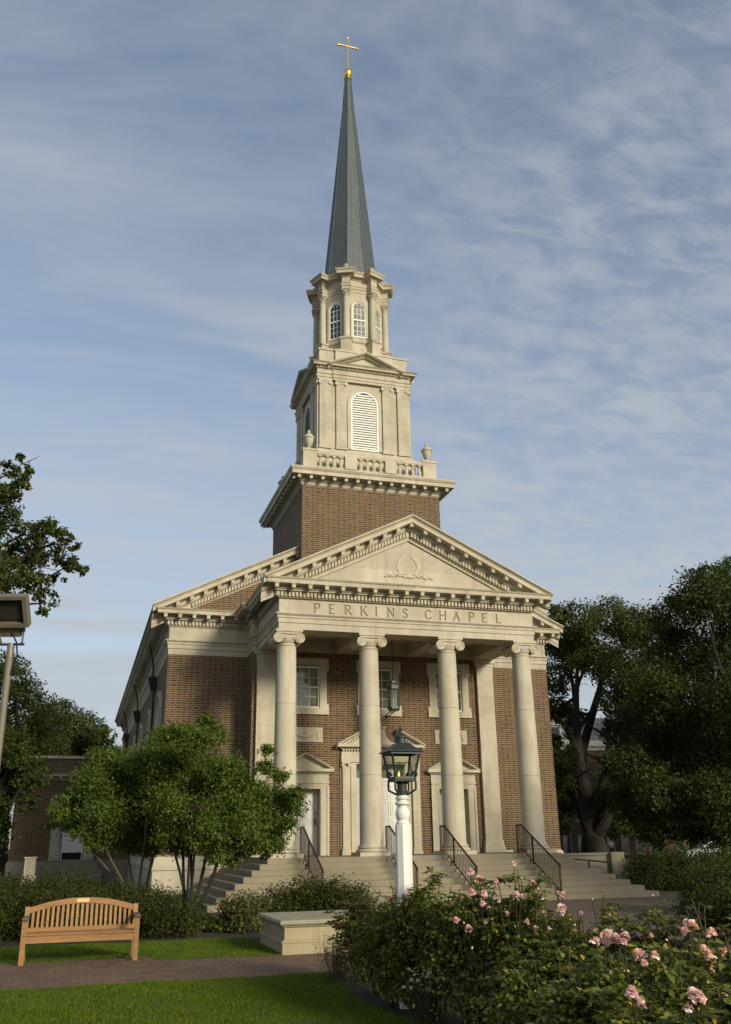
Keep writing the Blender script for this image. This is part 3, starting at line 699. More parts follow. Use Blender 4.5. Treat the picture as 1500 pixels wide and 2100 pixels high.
# --- carved inscription on the frieze
LT = {
 'P': [[(0,0),(0,1)], 'B:0,1;.40,1;.56,.88;.56,.66;.40,.50;0,.50'], 'E': [[(0,0),(0,1)], [(0,1),(.5,1)], [(0,.52),(.42,.52)], [(0,0),(.54,0)]],
 'R': [[(0,0),(0,1)], 'B:0,1;.40,1;.56,.88;.56,.68;.40,.53;0,.53', [(.24,.53),(.68,0)]], 'K': [[(0,0),(0,1)], [(.56,1),(.03,.45)], [(.20,.60),(.66,0)]],
 'I': [[(0,0),(0,1)]], 'N': [[(0,0),(0,1)], [(0,1),(.66,0)], [(.66,0),(.66,1)]],
 'S': ['B:.50,.86;.40,.97;.24,1;.08,.93;.04,.77;.14,.60;.34,.48;.50,.34;.50,.14;.36,.02;.18,0;.02,.12'],
 'C': ['B:.70,.83;.56,.96;.40,1;.18,.92;.04,.70;0,.50;.04,.28;.18,.08;.40,0;.58,.05;.72,.18'], 'H': [[(0,0),(0,1)], [(.66,0),(.66,1)], [(0,.52),(.66,.52)]],
 'A': [[(0,0),(.34,1)], [(.34,1),(.70,0)], [(.13,.36),(.57,.36)]], 'L': [[(0,0),(0,1)], [(0,0),(.52,0)]]}
SERIF = {'P': [(0,0),(0,1)], 'E': [(0,1),(0,0)], 'R': [(0,0),(0,1),(.68,0)], 'K': [(0,0),(0,1),(.56,1),(.66,0)], 'I': [(0,0),(0,1)], 'N': [(0,0),(0,1),(.66,1)], 'H': [(0,0),(0,1),(.66,0),(.66,1)], 'A': [(0,0),(.70,0)], 'L': [(0,0),(0,1)]}
H_, ZB, DEP = .30, 7.60, .03
def letter_boxes(ch, x0):
    out = []
    def seg(p, q, wd):
        p = np.array(p)*H_; q = np.array(q)*H_; d = q-p; L = np.linalg.norm(d); d /= L; nrm = np.array([-d[1], d[0]])*wd/2; e = d*wd*.35
        out.append([(x0+v[0], ZB+v[1]) for v in (p-e-nrm, q+e-nrm, q+e+nrm, p-e+nrm)])
    for st in LT[ch]:
        if isinstance(st, str):
            pts = [tuple(map(float, a.split(','))) for a in st[2:].split(';')]
            for p, q in zip(pts[:-1], pts[1:]): seg(p, q, .046)
        else:
            thin = abs(st[0][1]-st[1][1]) < .01 or (ch in 'AN' and st[0] != (.34, 1) and not (ch == 'N' and st[0] == (0, 1)) ) or (ch == 'K' and st[0][0] == .56)
            seg(st[0], st[1], .034 if thin else .056)
    for s_ in SERIF.get(ch, []): seg((s_[0]-.10, s_[1]), (s_[0]+.10, s_[1]), .028)
    return out
XL = {}
left = [('P', -3.39), ('E', -2.87), ('R', -2.33), ('K', -1.78), ('I', -1.25), ('N', -.83), ('S', -.29)]
right = [('C', .52), ('H', 1.06), ('A', 1.56), ('P', 2.16), ('E', 2.66), ('L', 3.20)]
for sx in (-1, 1): part('frieze_panel', MB().box(*sorted((sx*WA, sx*(WA-.099))), YA+.101, YP-.02, 7.545, 7.998), ASHLAR)
panel = MB().box(-WA, WA, YA, YA+.099, 7.545, 7.998).build('inscription_panel', ASHLAR, CH); panel.location = OFF
panel.data.materials.append(CARVED)
cut = None
for grp in range(2):
    pass
polys = []
for ch, x0 in left+right: polys += letter_boxes(ch, x0)
cm = MB()
for pl in polys: cm.prism(pl, YA-.1, YA+DEP)
cme = cm.mesh('letter_cutter', CARVED); co = ob('letter_cutter', cme, CH); co.location = OFF
md = panel.modifiers.new('cut', 'BOOLEAN'); md.operation = 'DIFFERENCE'; md.object = co; md.solver = 'EXACT'; md.use_self = True
try: md.material_mode = 'TRANSFER'
except Exception: pass
bpy.context.view_layer.update()
dg = bpy.context.evaluated_depsgraph_get(); nm = bpy.data.meshes.new_from_object(panel.evaluated_get(dg)); nm.name = 'inscription_panel'
panel.modifiers.clear(); panel.data = nm; bpy.data.objects.remove(co)
panel['label'] = 'frieze panel carved with the words PERKINS CHAPEL'
# --- laurel wreath with ribbons on the tympanum
mb = MB(); yt_ = YA+.10
for sx in (-1, 1):
    for k in range(17):
        a = -PI/2+sx*(.28+k*.153); r = .36
        for off, dr in ((.0, .55), (.055, -.55), (-.05, 0)):
            c = np.array([(r+off*.8)*math.cos(a), yt_-.004-.0011*((k*7+int(off*200)) % 9), 9.47+(r+off*.8)*1.02*math.sin(a)]); tdir = np.array([-math.sin(a)*sx, 0, math.cos(a)*sx]); rad = np.array([math.cos(a), 0, math.sin(a)])
            d = tdir+rad*dr; d /= np.linalg.norm(d); mb.obox(c, d, .062, np.cross(d, (0,1,0)), .021, (0,1,0), .013)
    pts = [(sx*(.12+.065*k), yt_-.025, 9.16+.045*math.sin(k*1.5)-.008*k) for k in range(13)]
    mb.tube(pts, [.036-.0012*k for k in range(13)], 6)
    pts = [(sx*(.30+.06*k), yt_-.02, 9.10+.035*math.sin(k*1.7+1)-.006*k) for k in range(10)]; mb.tube(pts, .02, 6)
mb.lathe([(0, -.06), (.07, -.05), (.09, -.02), (.09, .02), (0, .03)], (0, yt_-.01, 9.11), 12, 'y')
mb.prism([(-.28, 9.10), (-.15, 9.04), (0, 9.06), (.15, 9.04), (.28, 9.10), (.1, 9.14), (-.1, 9.14)], yt_-.05, yt_)
part('wreath', mb, STONE, tym)

# ================================================================== TOWER
WT, YT = 2.91, 3.76; YC = YT+WT
sq = lambda h: [(-h, YC+h), (-h, YC-h), (h, YC-h), (h, YC+h)]
tower = part('tower', MB().box(-WT, WT, YT, YT+2*WT, 6.8, 13.86), BRICK)
tcp = [(-.3, 13.78), (.0, 13.80), (.05, 13.86), (.05, 13.92), (.11, 13.97), (.14, 13.98), (.14, 14.10), (.50, 14.11), (.50, 14.26), (.53, 14.28), (.58, 14.36), (.58, 14.40), (-.3, 14.46)]
tcor = part('tower_cornice', MB().sweep(sq(WT), tcp, True), STONE, None)
for k in range(14):
    t = -WT-.2+(2*WT+.4)*k/13
    modil(tcor, t, YT-.30, 13.985); modil(tcor, -WT-.30, YC+t, 13.985, -PI/2)
part('tower_roof', MB().box(-WT-.2, WT+.2, YT-.2, YT+2*WT+.2, 14.42, 14.47), STONE)
# balustrade
PB = 2.57
bal = MB().sweep(sq(2.76), [(-.12, 14.46), (.10, 14.46), (.10, 14.66), (.07, 14.72), (-.12, 14.72)], True).sweep(sq(2.76), [(-.10, 15.22), (.08, 15.22), (.11, 15.27), (.11, 15.37), (-.10, 15.40)], True)
for sx in (-1, 1):
    for sy in (-1, 1):
        cx, cy = sx*PB, YC+sy*PB; bal.box(cx-.29, cx+.29, cy-.29, cy+.29, 14.465, 15.36).box(cx-.33, cx+.33, cy-.33, cy+.33, 15.36, 15.45)
for s in (-1, 1):
    for u in (-.86, .86):
        bal.box(u-.25, u+.25, YC+s*2.76-.13, YC+s*2.76+.13, 14.7, 15.25); bal.box(s*2.76-.13, s*2.76+.13, YC+u-.25, YC+u+.25, 14.7, 15.25)
balu = part('balustrade', bal, STONE)
BALM = MB().box(-.085, .085, -.085, .085, 0, .05).lathe([(0, .05), (.05, .05), (.085, .12), (.09, .17), (.06, .26), (.042, .34), (.042, .40), (.06, .43), (.05, .45), (0, .45)], seg=14).box(-.08, .08, -.08, .08, .45, .50).mesh('baluster', STONE, True)
for bay in (-1.70, 0, 1.70):
    for k in range(4):
        u = bay+(k-1.5)*(.29 if bay else .28)
        dupl('baluster', BALM, balu, (u, YC-2.76, 14.72)); dupl('baluster', BALM, balu, (-2.76, YC+u, 14.72)); dupl('baluster', BALM, balu, (2.76, YC+u, 14.72))
URNM = MB().lathe([(0, 0), (.17, 0), (.17, .05), (.09, .09), (.06, .15), (.08, .19), (.13, .24), (.19, .42), (.205, .54), (.235, .55), (.235, .60), (.19, .62), (.16, .70), (.07, .76), (.05, .80), (.075, .84), (.055, .90), (0, .94)], seg=22).box(-.2, .2, -.2, .2, -.02, 0).mesh('urn', STONE, True)
for sx in (-1, 1):
    for sy in (-1, 1): dupl('urn', URNM, balu, (sx*PB, YC+sy*PB, 15.46))
# belfry
BW = 2.0
belf = MB().box(-BW, BW, YC-BW, YC+BW, 14.47, 19.2)
belfry = part('belfry', belf, ASHLAR)
part('belfry_base', MB().sweep(sq(BW), [(0, 14.47), (.18, 14.47), (.18, 15.72), (.14, 15.78), (.04, 15.90), (0, 15.90)], True), STONE)
bent = [(-.2, 19.10), (.10, 19.10), (.10, 19.20), (.13, 19.22), (.13, 19.34), (.17, 19.37), (.10, 19.39), (.10, 19.60), (.16, 19.63), (.16, 19.70), (.30, 19.71), (.30, 19.78), (.37, 19.84), (-.2, 19.88)]
be = part('belfry_entablature', MB().sweep(sq(BW), bent, True), STONE)
part('attic', MB().box(-BW, BW, YC-BW, YC+BW, 19.8, 20.58).sweep(sq(BW), [(-.1, 20.58), (.04, 20.58), (.05, 20.66), (-.1, 20.68)], True).box(-BW+.05, BW-.05, YC-BW+.05, YC+BW-.05, 20.58, 20.66), ASHLAR)
def rotq(mb, q):   # quarter turns round the tower axis
    c, s = [(1, 0), (0, -1), (-1, 0), (0, 1)][q]
    return mb.xf(lambda x, yy, z: (c*x-s*(yy-YC), YC+s*x+c*(yy-YC), z))
yb = YC-BW
for q in (0, 1, 3):
    for (a, b) in ((-2.0, -1.49), (-1.27, -.80), (.80, 1.27), (1.49, 2.0)):
        pb = part('belfry_pilaster', rotq(MB().box(a+.005, b-.005, yb-.085, yb+.01, 15.9, 18.96).box(a-.02, b+.02, yb-.11, yb+.01, 15.9, 16.02), q), ASHLAR)
        cp = MB().box(a-.03, b+.03, yb-.12, yb+.01, 19.04, 19.11).box(a, b, yb-.10, yb+.01, 18.96, 19.04)
        for e in (a+.03, b-.03): cp.lathe([(0, -.13), (.085, -.13), (.085, -.02), (0, -.02)], (e, yb, 18.97), 14, 'y')
        part('pilaster_capital', rotq(cp, q), STONE, pb)
    cen = MB().sweep([(-1.40, yb+.05), (-1.40, yb-.14), (1.40, yb-.14), (1.40, yb+.05)], [(max(o-.10, -.06), z) for o, z in bent[:-2]]+[(.27, 19.84), (-.06, 19.86)]).box(-1.35, 1.35, yb-.09, yb+.02, 19.102, 19.84)
    f = lambda x: 20.52-.43*abs(x)
    cen.rake([(yb+.1, -.20), (yb+.1, 0), (yb-.46, 0), (yb-.46, -.05), (yb-.40, -.10), (yb-.26, -.11), (yb-.24, -.20)], [-1.68, 0, 1.68], f)
    cen.prism([(-1.3, 19.84), (1.3, 19.84), (0, 20.36)], yb-.14, yb+.05)
    cen.box(-1.30, 1.30, yb-.10, yb+.02, 19.86, 20.56).box(-1.33, 1.33, yb-.13, yb+.02, 20.56, 20.64)
    cp = part('belfry_pediment', rotq(cen, q), STONE)
    dn = MB()
    for k in range(22): xx = -1.36+2.72*(k+.5)/22; dn.box(xx-.035, xx+.035, yb-.235, yb-.18, 19.63, 19.70)
    for sx in (-1, 1):
        for k in range(13): xx = sx*(.06+k*.088); dn.sbox(xx-.024, xx+.024, yb-.30, yb-.20, -.185, -.115, f)
        for k in range(5): xx = sx*(1.47+.125*k); dn.box(xx-.035, xx+.035, yb-.205, yb-.13, 19.63, 19.70)
    part('dentil_course', rotq(dn, q), STONE, cp)
    o_ = arch_poly(0, .76, 15.98, 18.14, 18); i_ = arch_poly(0, .61, 15.98, 18.14, 18); i2 = arch_poly(0, .55, 16.04, 18.14, 18)
    ar = part('louver_arch', rotq(MB().strip(o_, i_, yb-.055, yb+.01), q), STONE)
    lv = part('louver', rotq(MB().strip(i_+[i_[0]], i2+[i2[0]], yb-.05, yb+.01), q), WHITE)
    sl = MB()
    for k in range(24):
        z = 16.08+k*.112; hw = .55 if z < 18.10 else math.sqrt(max(.55**2-(z+.05-18.14)**2, .0))
        if hw < .1: continue
        sl.add([(-hw, yb-.045, z), (hw, yb-.045, z), (hw, yb-.004, z+.085), (-hw, yb-.004, z+.085), (-hw, yb-.040, z-.012), (hw, yb-.040, z-.012), (hw, yb+.001, z+.073), (-hw, yb+.001, z+.073)], [(0,1,2,3), (7,6,5,4), (0,4,5,1), (2,6,7,3), (1,5,6,2), (0,3,7,4)])
    part('louver_slats', rotq(sl, q), WHITE, lv)
    part('louver_back', rotq(MB().prism(i2, yb-.003, yb+.008), q), BLACK, lv)
# ------------------------------------------------------------------ octagonal lantern stage
OC = (0, YC)
AP, RC = 1.40, 1.62
def octpath(ap, b, ro):
    P = []
    for k in range(8):
        th = R(22.5+45*k); r = np.array([math.cos(th), math.sin(th)]); t = np.array([-math.sin(th), math.cos(th)])
        for sg in (-1, 1):
            nf = np.array([math.cos(th+sg*R(22.5)), math.sin(th+sg*R(22.5))]); s_in = (ap-np.dot(t*b*sg, nf))/np.dot(r, nf)
            pin = r*s_in+t*b*sg; pout = r*ro+t*b*sg
            P += [pin, pout] if sg < 0 else [pout, pin]
    P = [(OC[0]+p[0], OC[1]+p[1]) for p in P]; return P[::-1] if False else P
def octp(r, z0, z1):
    return MB().lathe([(0, z0), (r/math.cos(R(22.5)), z0), (r/math.cos(R(22.5)), z1), (0, z1)], (OC[0], OC[1], 0), 8, 'z', R(22.5), R(22.5)+2*PI)
lan = octp(AP, 20.60, 24.3)
lantern = part('cupola', lan, STONE)
opth = octpath(AP+.02, .21, RC+.20)[::1]
def sweep_ccw(path, prof): return MB().sweep(path, prof, True)
def ccw_right(path):   # counter-clockwise travel has the outside on its right
    return path
part('cupola_base', sweep_ccw(octpath(AP+.04, .23, RC+.22), [(-.25, 20.66), (.06, 20.66), (.06, 20.98), (.0, 21.02), (0, 21.46), (.05, 21.50), (.07, 21.56), (.04, 21.60), (-.25, 21.60)]), STONE)
part('cupola_entablature', sweep_ccw(octpath(AP+.02, .17, RC+.15), [(-.3, 24.14), (0, 24.14), (0, 24.28), (.03, 24.30), (.03, 24.40), (.06, 24.44), (.0, 24.46), (0, 24.74), (.06, 24.80), (.06, 24.84), (.22, 24.86), (.22, 24.98), (.25, 25.0), (.30, 25.09), (-.5, 25.14)]), STONE)
part('cupola_roof', octp(AP+.1, 25.0, 25.15), STONE)
CCM = MB().lathe([(0, 0), (.20, 0), (.20, .04), (.17, .07), (.19, .10), (.155, .13), (.15, .2), (.15, .8), (.132, 2.18), (.15, 2.2), (.15, 2.23), (.13, 2.24), (0, 2.24)], seg=20).mesh('cupola_column', STONE, True)
cc = MB().lathe([(0, 0), (.135, 0), (.15, .12), (.19, .26), (.22, .27), (0, .27)], seg=16).box(-.20, .20, -.20, .20, .27, .32)
for row, (n, z, r, h) in enumerate(((8, .04, .155, .10), (8, .13, .175, .11))):
    for k in range(n):
        a = 2*PI*(k+.5*row)/n; cc.obox((r*math.cos(a)+.012*math.cos(a), r*math.sin(a)+.012*math.sin(a), z+h/2), (-math.sin(a), math.cos(a), 0), .036, (math.cos(a), math.sin(a), -.5), .016, (math.cos(a)*.5, math.sin(a)*.5, 1), h/2)
for k in range(4):
    a = PI/4+PI/2*k; cc.lathe([(0, -.03), (.05, -.025), (.05, .025), (0, .03)], (.21*math.cos(a), .21*math.sin(a), .22), 10, 'z')
CCC = cc.mesh('corinthian_capital', STONE, True)
FINM = MB().lathe([(0, 0), (.13, 0), (.13, .06), (.11, .09), (.105, .24), (.14, .26), (.14, .30), (.09, .34), (.04, .38), (.05, .42), (0, .46)], seg=16).mesh('finial', STONE, True)
for k in range(8):
    th = R(22.5+45*k); x, yy = OC[0]+RC*math.cos(th), OC[1]+RC*math.sin(th)
    c = dupl('cupola_column', CCM, CH, (x, yy, 21.60), (0, 0, th)); ob('corinthian_capital', CCC, c, (0, 0, 2.24))
    dupl('finial', FINM, lantern, (OC[0]+(RC+.02)*math.cos(th), OC[1]+(RC+.02)*math.sin(th), 25.12))
for k in range(8):
    th = R(45*k); c_, s_ = math.cos(th), math.sin(th)
    tf = lambda x, yy, z: (OC[0]+c_*(AP-yy)-s_*x*(-1)*-1, OC[1]+s_*(AP-yy)+c_*x, z)
    o_ = arch_poly(0, .40, 21.72, 23.33, 14); i_ = arch_poly(0, .315, 21.80, 23.33, 14); i2 = arch_poly(0, .265, 21.86, 23.33, 14)
    f0 = part('cupola_window', MB().strip(i_+[i_[0]], i2+[i2[0]], -.03, .02).box(-.27, .27, -.045, .01, 22.66, 22.73).xf(tf), WHITE)
    part('window_arch', MB().strip(o_, i_, -.06, .01).xf(tf), STONE, f0)
    mu = MB()
    for xx in (-.088, .088): mu.box(xx-.011, xx+.011, -.022, .0, 21.86, 23.34)
    for zz in (22.13, 22.40, 23.0, 23.27): mu.box(-.265, .265, -.020, -.001, zz-.010, zz+.010)
    for a in (60, 120): mu.beam((.11*math.cos(R(a)), -.012, 23.34+.11*math.sin(R(a))), (.26*math.cos(R(a)), -.012, 23.34+.26*math.sin(R(a))), .02, .02, (0, 1, 0))
    part('muntin', mu.xf(tf), WHITE, f0)
    part('pane', MB().prism(i2, -.004, .006).xf(tf), GLASSD if k == 5 else GLASSC, f0)  # front-left pane coloured dark, the others carry a painted reflection
# ------------------------------------------------------------------ spire
prof = [(0, 25.1), (1.30, 25.1), (1.285, 25.2), (.300, 36.1), (.285, 36.12), (.17, 38.15), (0, 38.15)]
sp = part('spire', MB().lathe(prof, (OC[0], OC[1], 0), 8, 'z', R(22.5), R(22.5)+2*PI), COPPER)
rib = MB(); seam = MB()
for k in range(8):
    th = R(22.5+45*k); d = np.array([math.cos(th), math.sin(th), 0]); o3 = np.array([OC[0], OC[1], 0])
    rib.tube([o3+d*1.285+(0, 0, 25.2), o3+d*.30+(0, 0, 36.1), o3+d*.17+(0, 0, 38.1)], [.028, .016, .010], 6)
    t2 = R(22.5+45*(k+1)); d2 = np.array([math.cos(t2), math.sin(t2), 0]); mid = (d+d2)/2; nrm = mid/np.linalg.norm(mid)
    for z in np.arange(25.9+.33*(k % 3), 36, .95):
        r = 1.285+(.300-1.285)*(z-25.2)/10.9; a = o3+d*r*.985+(0, 0, z)+nrm*.004; b = o3+d2*r*.985+(0, 0, z)+nrm*.004; seam.beam(a, b, .014, .022)
    for fr_ in (.32, .68):
        za, zb_ = 25.25, 32.5
        ra = 1.285+(.300-1.285)*(za-25.2)/10.9; rb = 1.285+(.300-1.285)*(zb_-25.2)/10.9
        seam.beam(o3+(d*(1-fr_)+d2*fr_)*ra+(0, 0, za)+nrm*.002, o3+(d*(1-fr_)+d2*fr_)*rb+(0, 0, zb_)+nrm*.002, .018, .014, tuple(nrm))
part('spire_rib', rib, COPPER, sp); part('spire_seam', seam, COPPER, sp)
part('lightning_wire', MB().tube([(.42, YC-1.22, 25.2), (.40, YC-1.17, 25.6), (.30, YC-1.02, 27.5), (.18, YC-.45, 33.5)], .012, 5), LEADM, sp)
cr = MB().lathe([(0, 38.10), (.20, 38.10), (.20, 38.16), (.12, 38.2), (.12, 38.26), (.17, 38.30), (.10, 38.34), (.15, 38.36), (.20, 38.46), (.21, 38.56), (.19, 38.66), (.12, 38.76), (.07, 38.80), (.06, 38.95), (0, 38.95)], (0, YC, 0), 24)
cross = part('cross_ball', cr, GOLD, None, True)
c2 = MB().tube([(0, YC, 38.9), (0, YC, 40.95)], [.052, .045], 10).tube([(-.48, YC, 40.38), (.48, YC, 40.38)], .045, 10)
for x, z in ((-.52, 40.38), (.52, 40.38), (0, 40.98)):
    c2.lathe([(0, -.075), (.05, -.055), (.07, 0), (.05, .055), (0, .075)], (x, YC, z), 12)
c2.lathe([(0, 41.0), (.035, 41.02), (.02, 41.1), (0, 41.14)], (0, YC, 0), 8)
part('cross', c2, GOLD, cross, True)
# ================================================================== GROUND
def sheet(name, poly, z, mat): return struct(MB().add([(x, y, z) for x, y in poly], [tuple(range(len(poly)))]).build(name, mat))
sheet('ground', [(-700, -400), (700, -400), (700, 900), (-700, 900)], G-.012, EARTH)
BED = [(-6.88, -15.72), (-7.00, -16.6), (-7.10, -17.6), (-7.13, -18.6), (-7.02, -19.5), (-6.80, -20.4), (-6.5, -22), (-6.6, -24.5), (-7.2, -27), (-2.0, -27), (3.0, -21), (3.5, -15), (-2, -13.6), (-6.3, -15.2)]
lawnp = [(-60, -60), (-7.2, -60), (-7.2, -27), (-6.6, -24.5), (-6.5, -22), (-6.80, -20.4), (-7.02, -19.5), (-7.13, -18.6), (-7.10, -17.6), (-7.00, -16.6), (-6.88, -15.72), (-60, -15.72)]
sheet('lawn', lawnp, G-.002, TURF)
backp = [(-60, -12.72), (-9.08, -12.72), (-9.0, -13.30), (-7.05, -13.42), (-7.05, -10.2), (-60, -9.2)]
sheet('back_lawn', backp, G-.002, TURF)
sheet('brick_path', [(-60, -15.72), (-6.88, -15.72), (-6.3, -15.2), (-2, -13.6), (-2, -13.30), (-9.0, -13.30), (-9.08, -12.72), (-60, -12.72)], G+.002, PATH)
sheet('plaza', [(-4.3, -13.3), (-2, -13.3), (-2, -13.6), (3.5, -15), (3.0, -21), (-2, -27), (30, -27), (30, -6.2), (9, -3.0), (9, 1), (-4.3, 1)], G+.002, PLAZA)
sheet('planting_bed', BED, G+.006, SOIL)
sheet('hedge_bed', [(-60, -9.2), (-7.05, -10.2), (-7.05, -11.3), (-4.3, -11.3), (-4.3, -4.2), (-7.0, -3.6), (-7.1, 4.5), (-60, 4.5)], G+.004, SOIL)
def inside(P, poly):
    x, y = P[:, 0], P[:, 1]; r = np.zeros(len(P), bool); n = len(poly)
    for i in range(n):
        (x0, y0), (x1, y1) = poly[i], poly[i-1]
        c = ((y0 > y) != (y1 > y)) & (x < (x1-x0)*(y-y0)/(y1-y0+1e-12)+x0); r ^= c
    return r
def grass(name, poly, x0, x1, y0, y1, dens):
    n = int((x1-x0)*(y1-y0)*dens); P = np.stack([rng.uniform(x0, x1, n), rng.uniform(y0, y1, n)], 1); P = P[inside(P, poly)]; n = len(P)
    patch = .75+.25*np.sin(P[:, 0]*2.3+1.1)*np.sin(P[:, 1]*1.7)+.18*np.sin(P[:, 0]*7.1+P[:, 1]*5.3)
    h = rng.uniform(.022, .055, n)*patch; a = rng.uniform(0, 2*PI, n); wd = rng.uniform(.0035, .006, n); ln = rng.normal(0, .016, (n, 2))
    b = np.c_[P, np.full(n, G-.003)]; dx = np.c_[np.cos(a)*wd, np.sin(a)*wd, np.zeros(n)]; tip = b+np.c_[ln, h]
    V = np.stack([b-dx, b+dx, tip], 1).reshape(-1, 3).astype(np.float32)
    me = bpy.data.meshes.new(name); me.vertices.add(3*n); me.vertices.foreach_set('co', V.ravel()); me.loops.add(3*n); me.polygons.add(n)
    me.loops.foreach_set('vertex_index', np.arange(3*n, dtype=np.int32)); me.polygons.foreach_set('loop_start', np.arange(0, 3*n, 3, dtype=np.int32))
    me.update(calc_edges=True); me.validate(); me.materials.append(GRASS)
    o = stuff(ob(name, me)); o['label'] = {'grass': 'short green grass of the front lawn', 'grass_strip': 'strip of grass between hedge and brick path'}[name]; return o
tag(grass('grass', lawnp, -13.2, -6.8, -21.0, -15.70, 4800), 'short bright green grass of the front lawn', 'grass')
tag(grass('grass_strip', backp, -13.6, -7.0, -13.4, -9.6, 3200), 'strip of green grass between the hedge and the brick path', 'grass')

# ================================================================== STEPS, RAILS, RETAINING WALL
ST = thing('entrance_steps', 'wide pale stone steps wrapping round the foot of the portico', 'steps', (0, 0, G))
for k in range(1, 8):
    z = -.16*k; hx = 4.85+.29*k; yf = -.66-.32*k
    mb = MB().box(-hx, hx, yf, .9, z-.165, z).box(-hx, -4.5, .9, YN-.05, z-.165, z)
    o = mb.build('step', STEP, ST); o.location = OFF
    bv = o.modifiers.new('edge', 'BEVEL'); bv.width = .012; bv.segments = 2; bv.limit_method = 'ANGLE'
def handrail(x, label):
    t = thing('handrail', label, 'handrail', (x, 0, G), 0, 'bronze handrails on the steps')
    y0, y1, yb_, zt, sl = .02, -.36, -2.80, .87, .485
    zr = lambda y: zt if y > y1 else zt+sl*(y-y1)
    def p(n, mb): o = mb.build(n, BRONZE, t); o.location = OFF; return o
    p('top_rail', MB().tube([(0, y0, zt-.04), (0, y0-.03, zt), (0, y1, zt), (0, yb_, zr(yb_)), (0, yb_-.03, zr(yb_)-.06)], .027, 8))
    p('lower_rail', MB().beam((0, y0, .10), (0, y1-.03, .10), .03, .025, (1, 0, 0)).beam((0, y1, .11), (0, yb_, zr(yb_)-.76), .03, .025, (1, 0, 0)))
    for y in (y0-.02, -1.10, yb_+.02):
        zb = 0 if y > -.6 else max(-.16*math.ceil((-.66-y)/.32+.001), G)
        p('post', MB().box(-.024, .024, y-.024, y+.024, zb, zr(y)-.01))
    bl = MB()
    for y in np.arange(y0-.13, yb_+.06, -.115): bl.box(-.009, .009, y-.009, y+.009, zr(y)-.76 if y < y1 else .10, zr(y)-.01)
    p('balusters', bl)
for x, lb in ((-3.7, 'bronze handrail by the leftmost column, half behind the small tree'), (-.92, 'bronze handrail left of the steps centre, mostly hidden behind the white lamp post'),
              (.92, 'bronze handrail in front of the third column from the left'), (3.62, 'bronze handrail in front of the rightmost column')): handrail(x, lb)
RWL = thing('retaining_wall', 'low stone wall ending in a square pier right of the steps', 'wall', (6.3, 1.2, G))
o = MB().box(4.9, 7.55, 1.0, 1.35, G, -.12).build('wall', STEP_DARK, RWL); o.location = (-6.3, -1.2, -G)
o = MB().box(4.9, 7.56, .96, 1.39, -.12, -.05).build('coping', STEP_DARK, RWL); o.location = (-6.3, -1.2, -G)
o = MB().box(7.551, 8.06, .80, 1.42, G, -.04).build('pier', STEP, RWL); o.location = (-6.3, -1.2, -G)
RR = thing('ramp_rail', 'thin dark handrail sloping in front of the low stone wall', 'handrail', (5.3, .62, G))
def rr(n, mb): o = mb.build(n, BRONZE, RR); o.location = (-5.3, -.62, -G)
rr('top_rail', MB().tube([(5.25, .62, -.16), (7.35, .62, -.36), (7.40, .62, -.42)], .026, 8))
for x in (5.9, 6.55, 7.33): rr('post', MB().box(x-.022, x+.022, .60, .64, -1.0, -.18-.095*(x-5.25)))

# ================================================================== HANGING LANTERN OF THE PORCH
HL = thing('hanging_lantern', 'green metal lantern hanging from the porch ceiling on a rod', 'lantern', (0, 1.7, 4.75))
def hx(mb, r, z0, z1, r1=None): r1 = r if r1 is None else r1; return mb.lathe([(0, z0), (r, z0), (r1, z1), (0, z1)], seg=6)
hx(MB(), .19, 0, .06, .235).build('base', VERDI, HL)
mb = MB(); hx(mb, .235, .06, .12); hx(mb, .235, .76, .82); hx(mb, .26, .82, .86)
for k in range(6):
    a = PI/3*k; mb.tube([(.21*math.cos(a), .21*math.sin(a), .1), (.21*math.cos(a), .21*math.sin(a), .78)], .022, 6)
    a0 = a+PI/6; mb.lathe([(0, -.02), (.05, -.01), (.05, .01), (0, .02)], (.235*math.cos(a), .235*math.sin(a), .90), 8)
mb.build('frame', VERDI, HL)
hx(MB(), .195, .12, .76).build('glass', CLEAR, HL)
mb = MB(); hx(mb, .24, .86, .98, .15); hx(mb, .15, .98, 1.04); hx(mb, .17, 1.04, 1.07, .05); mb.build('cap', VERDI, HL)
mb = MB()
for k in range(3): a = 2*PI*k/3; mb.tube([(.06*math.cos(a), .06*math.sin(a), .15), (.06*math.cos(a), .06*math.sin(a), .42)], .02, 6)
mb.build('candle', WHITE, HL)
MB().tube([(0, 0, 1.05), (0, 0, 2.76)], .012, 6).build('rod', BRONZE, HL)
mb = MB()
for dx in (-.07, .07): mb.tube([(dx, .05, 0), (dx-.38, 1.35, -.42)], .016, 6)
for t in (.08, .3, .52, .74): mb.tube([(-.07-.38*t, .05+1.3*t, -.42*t), (.07-.38*t, .05+1.3*t, -.42*t)], .013, 5)
mb.build('brace', BRONZE, HL)

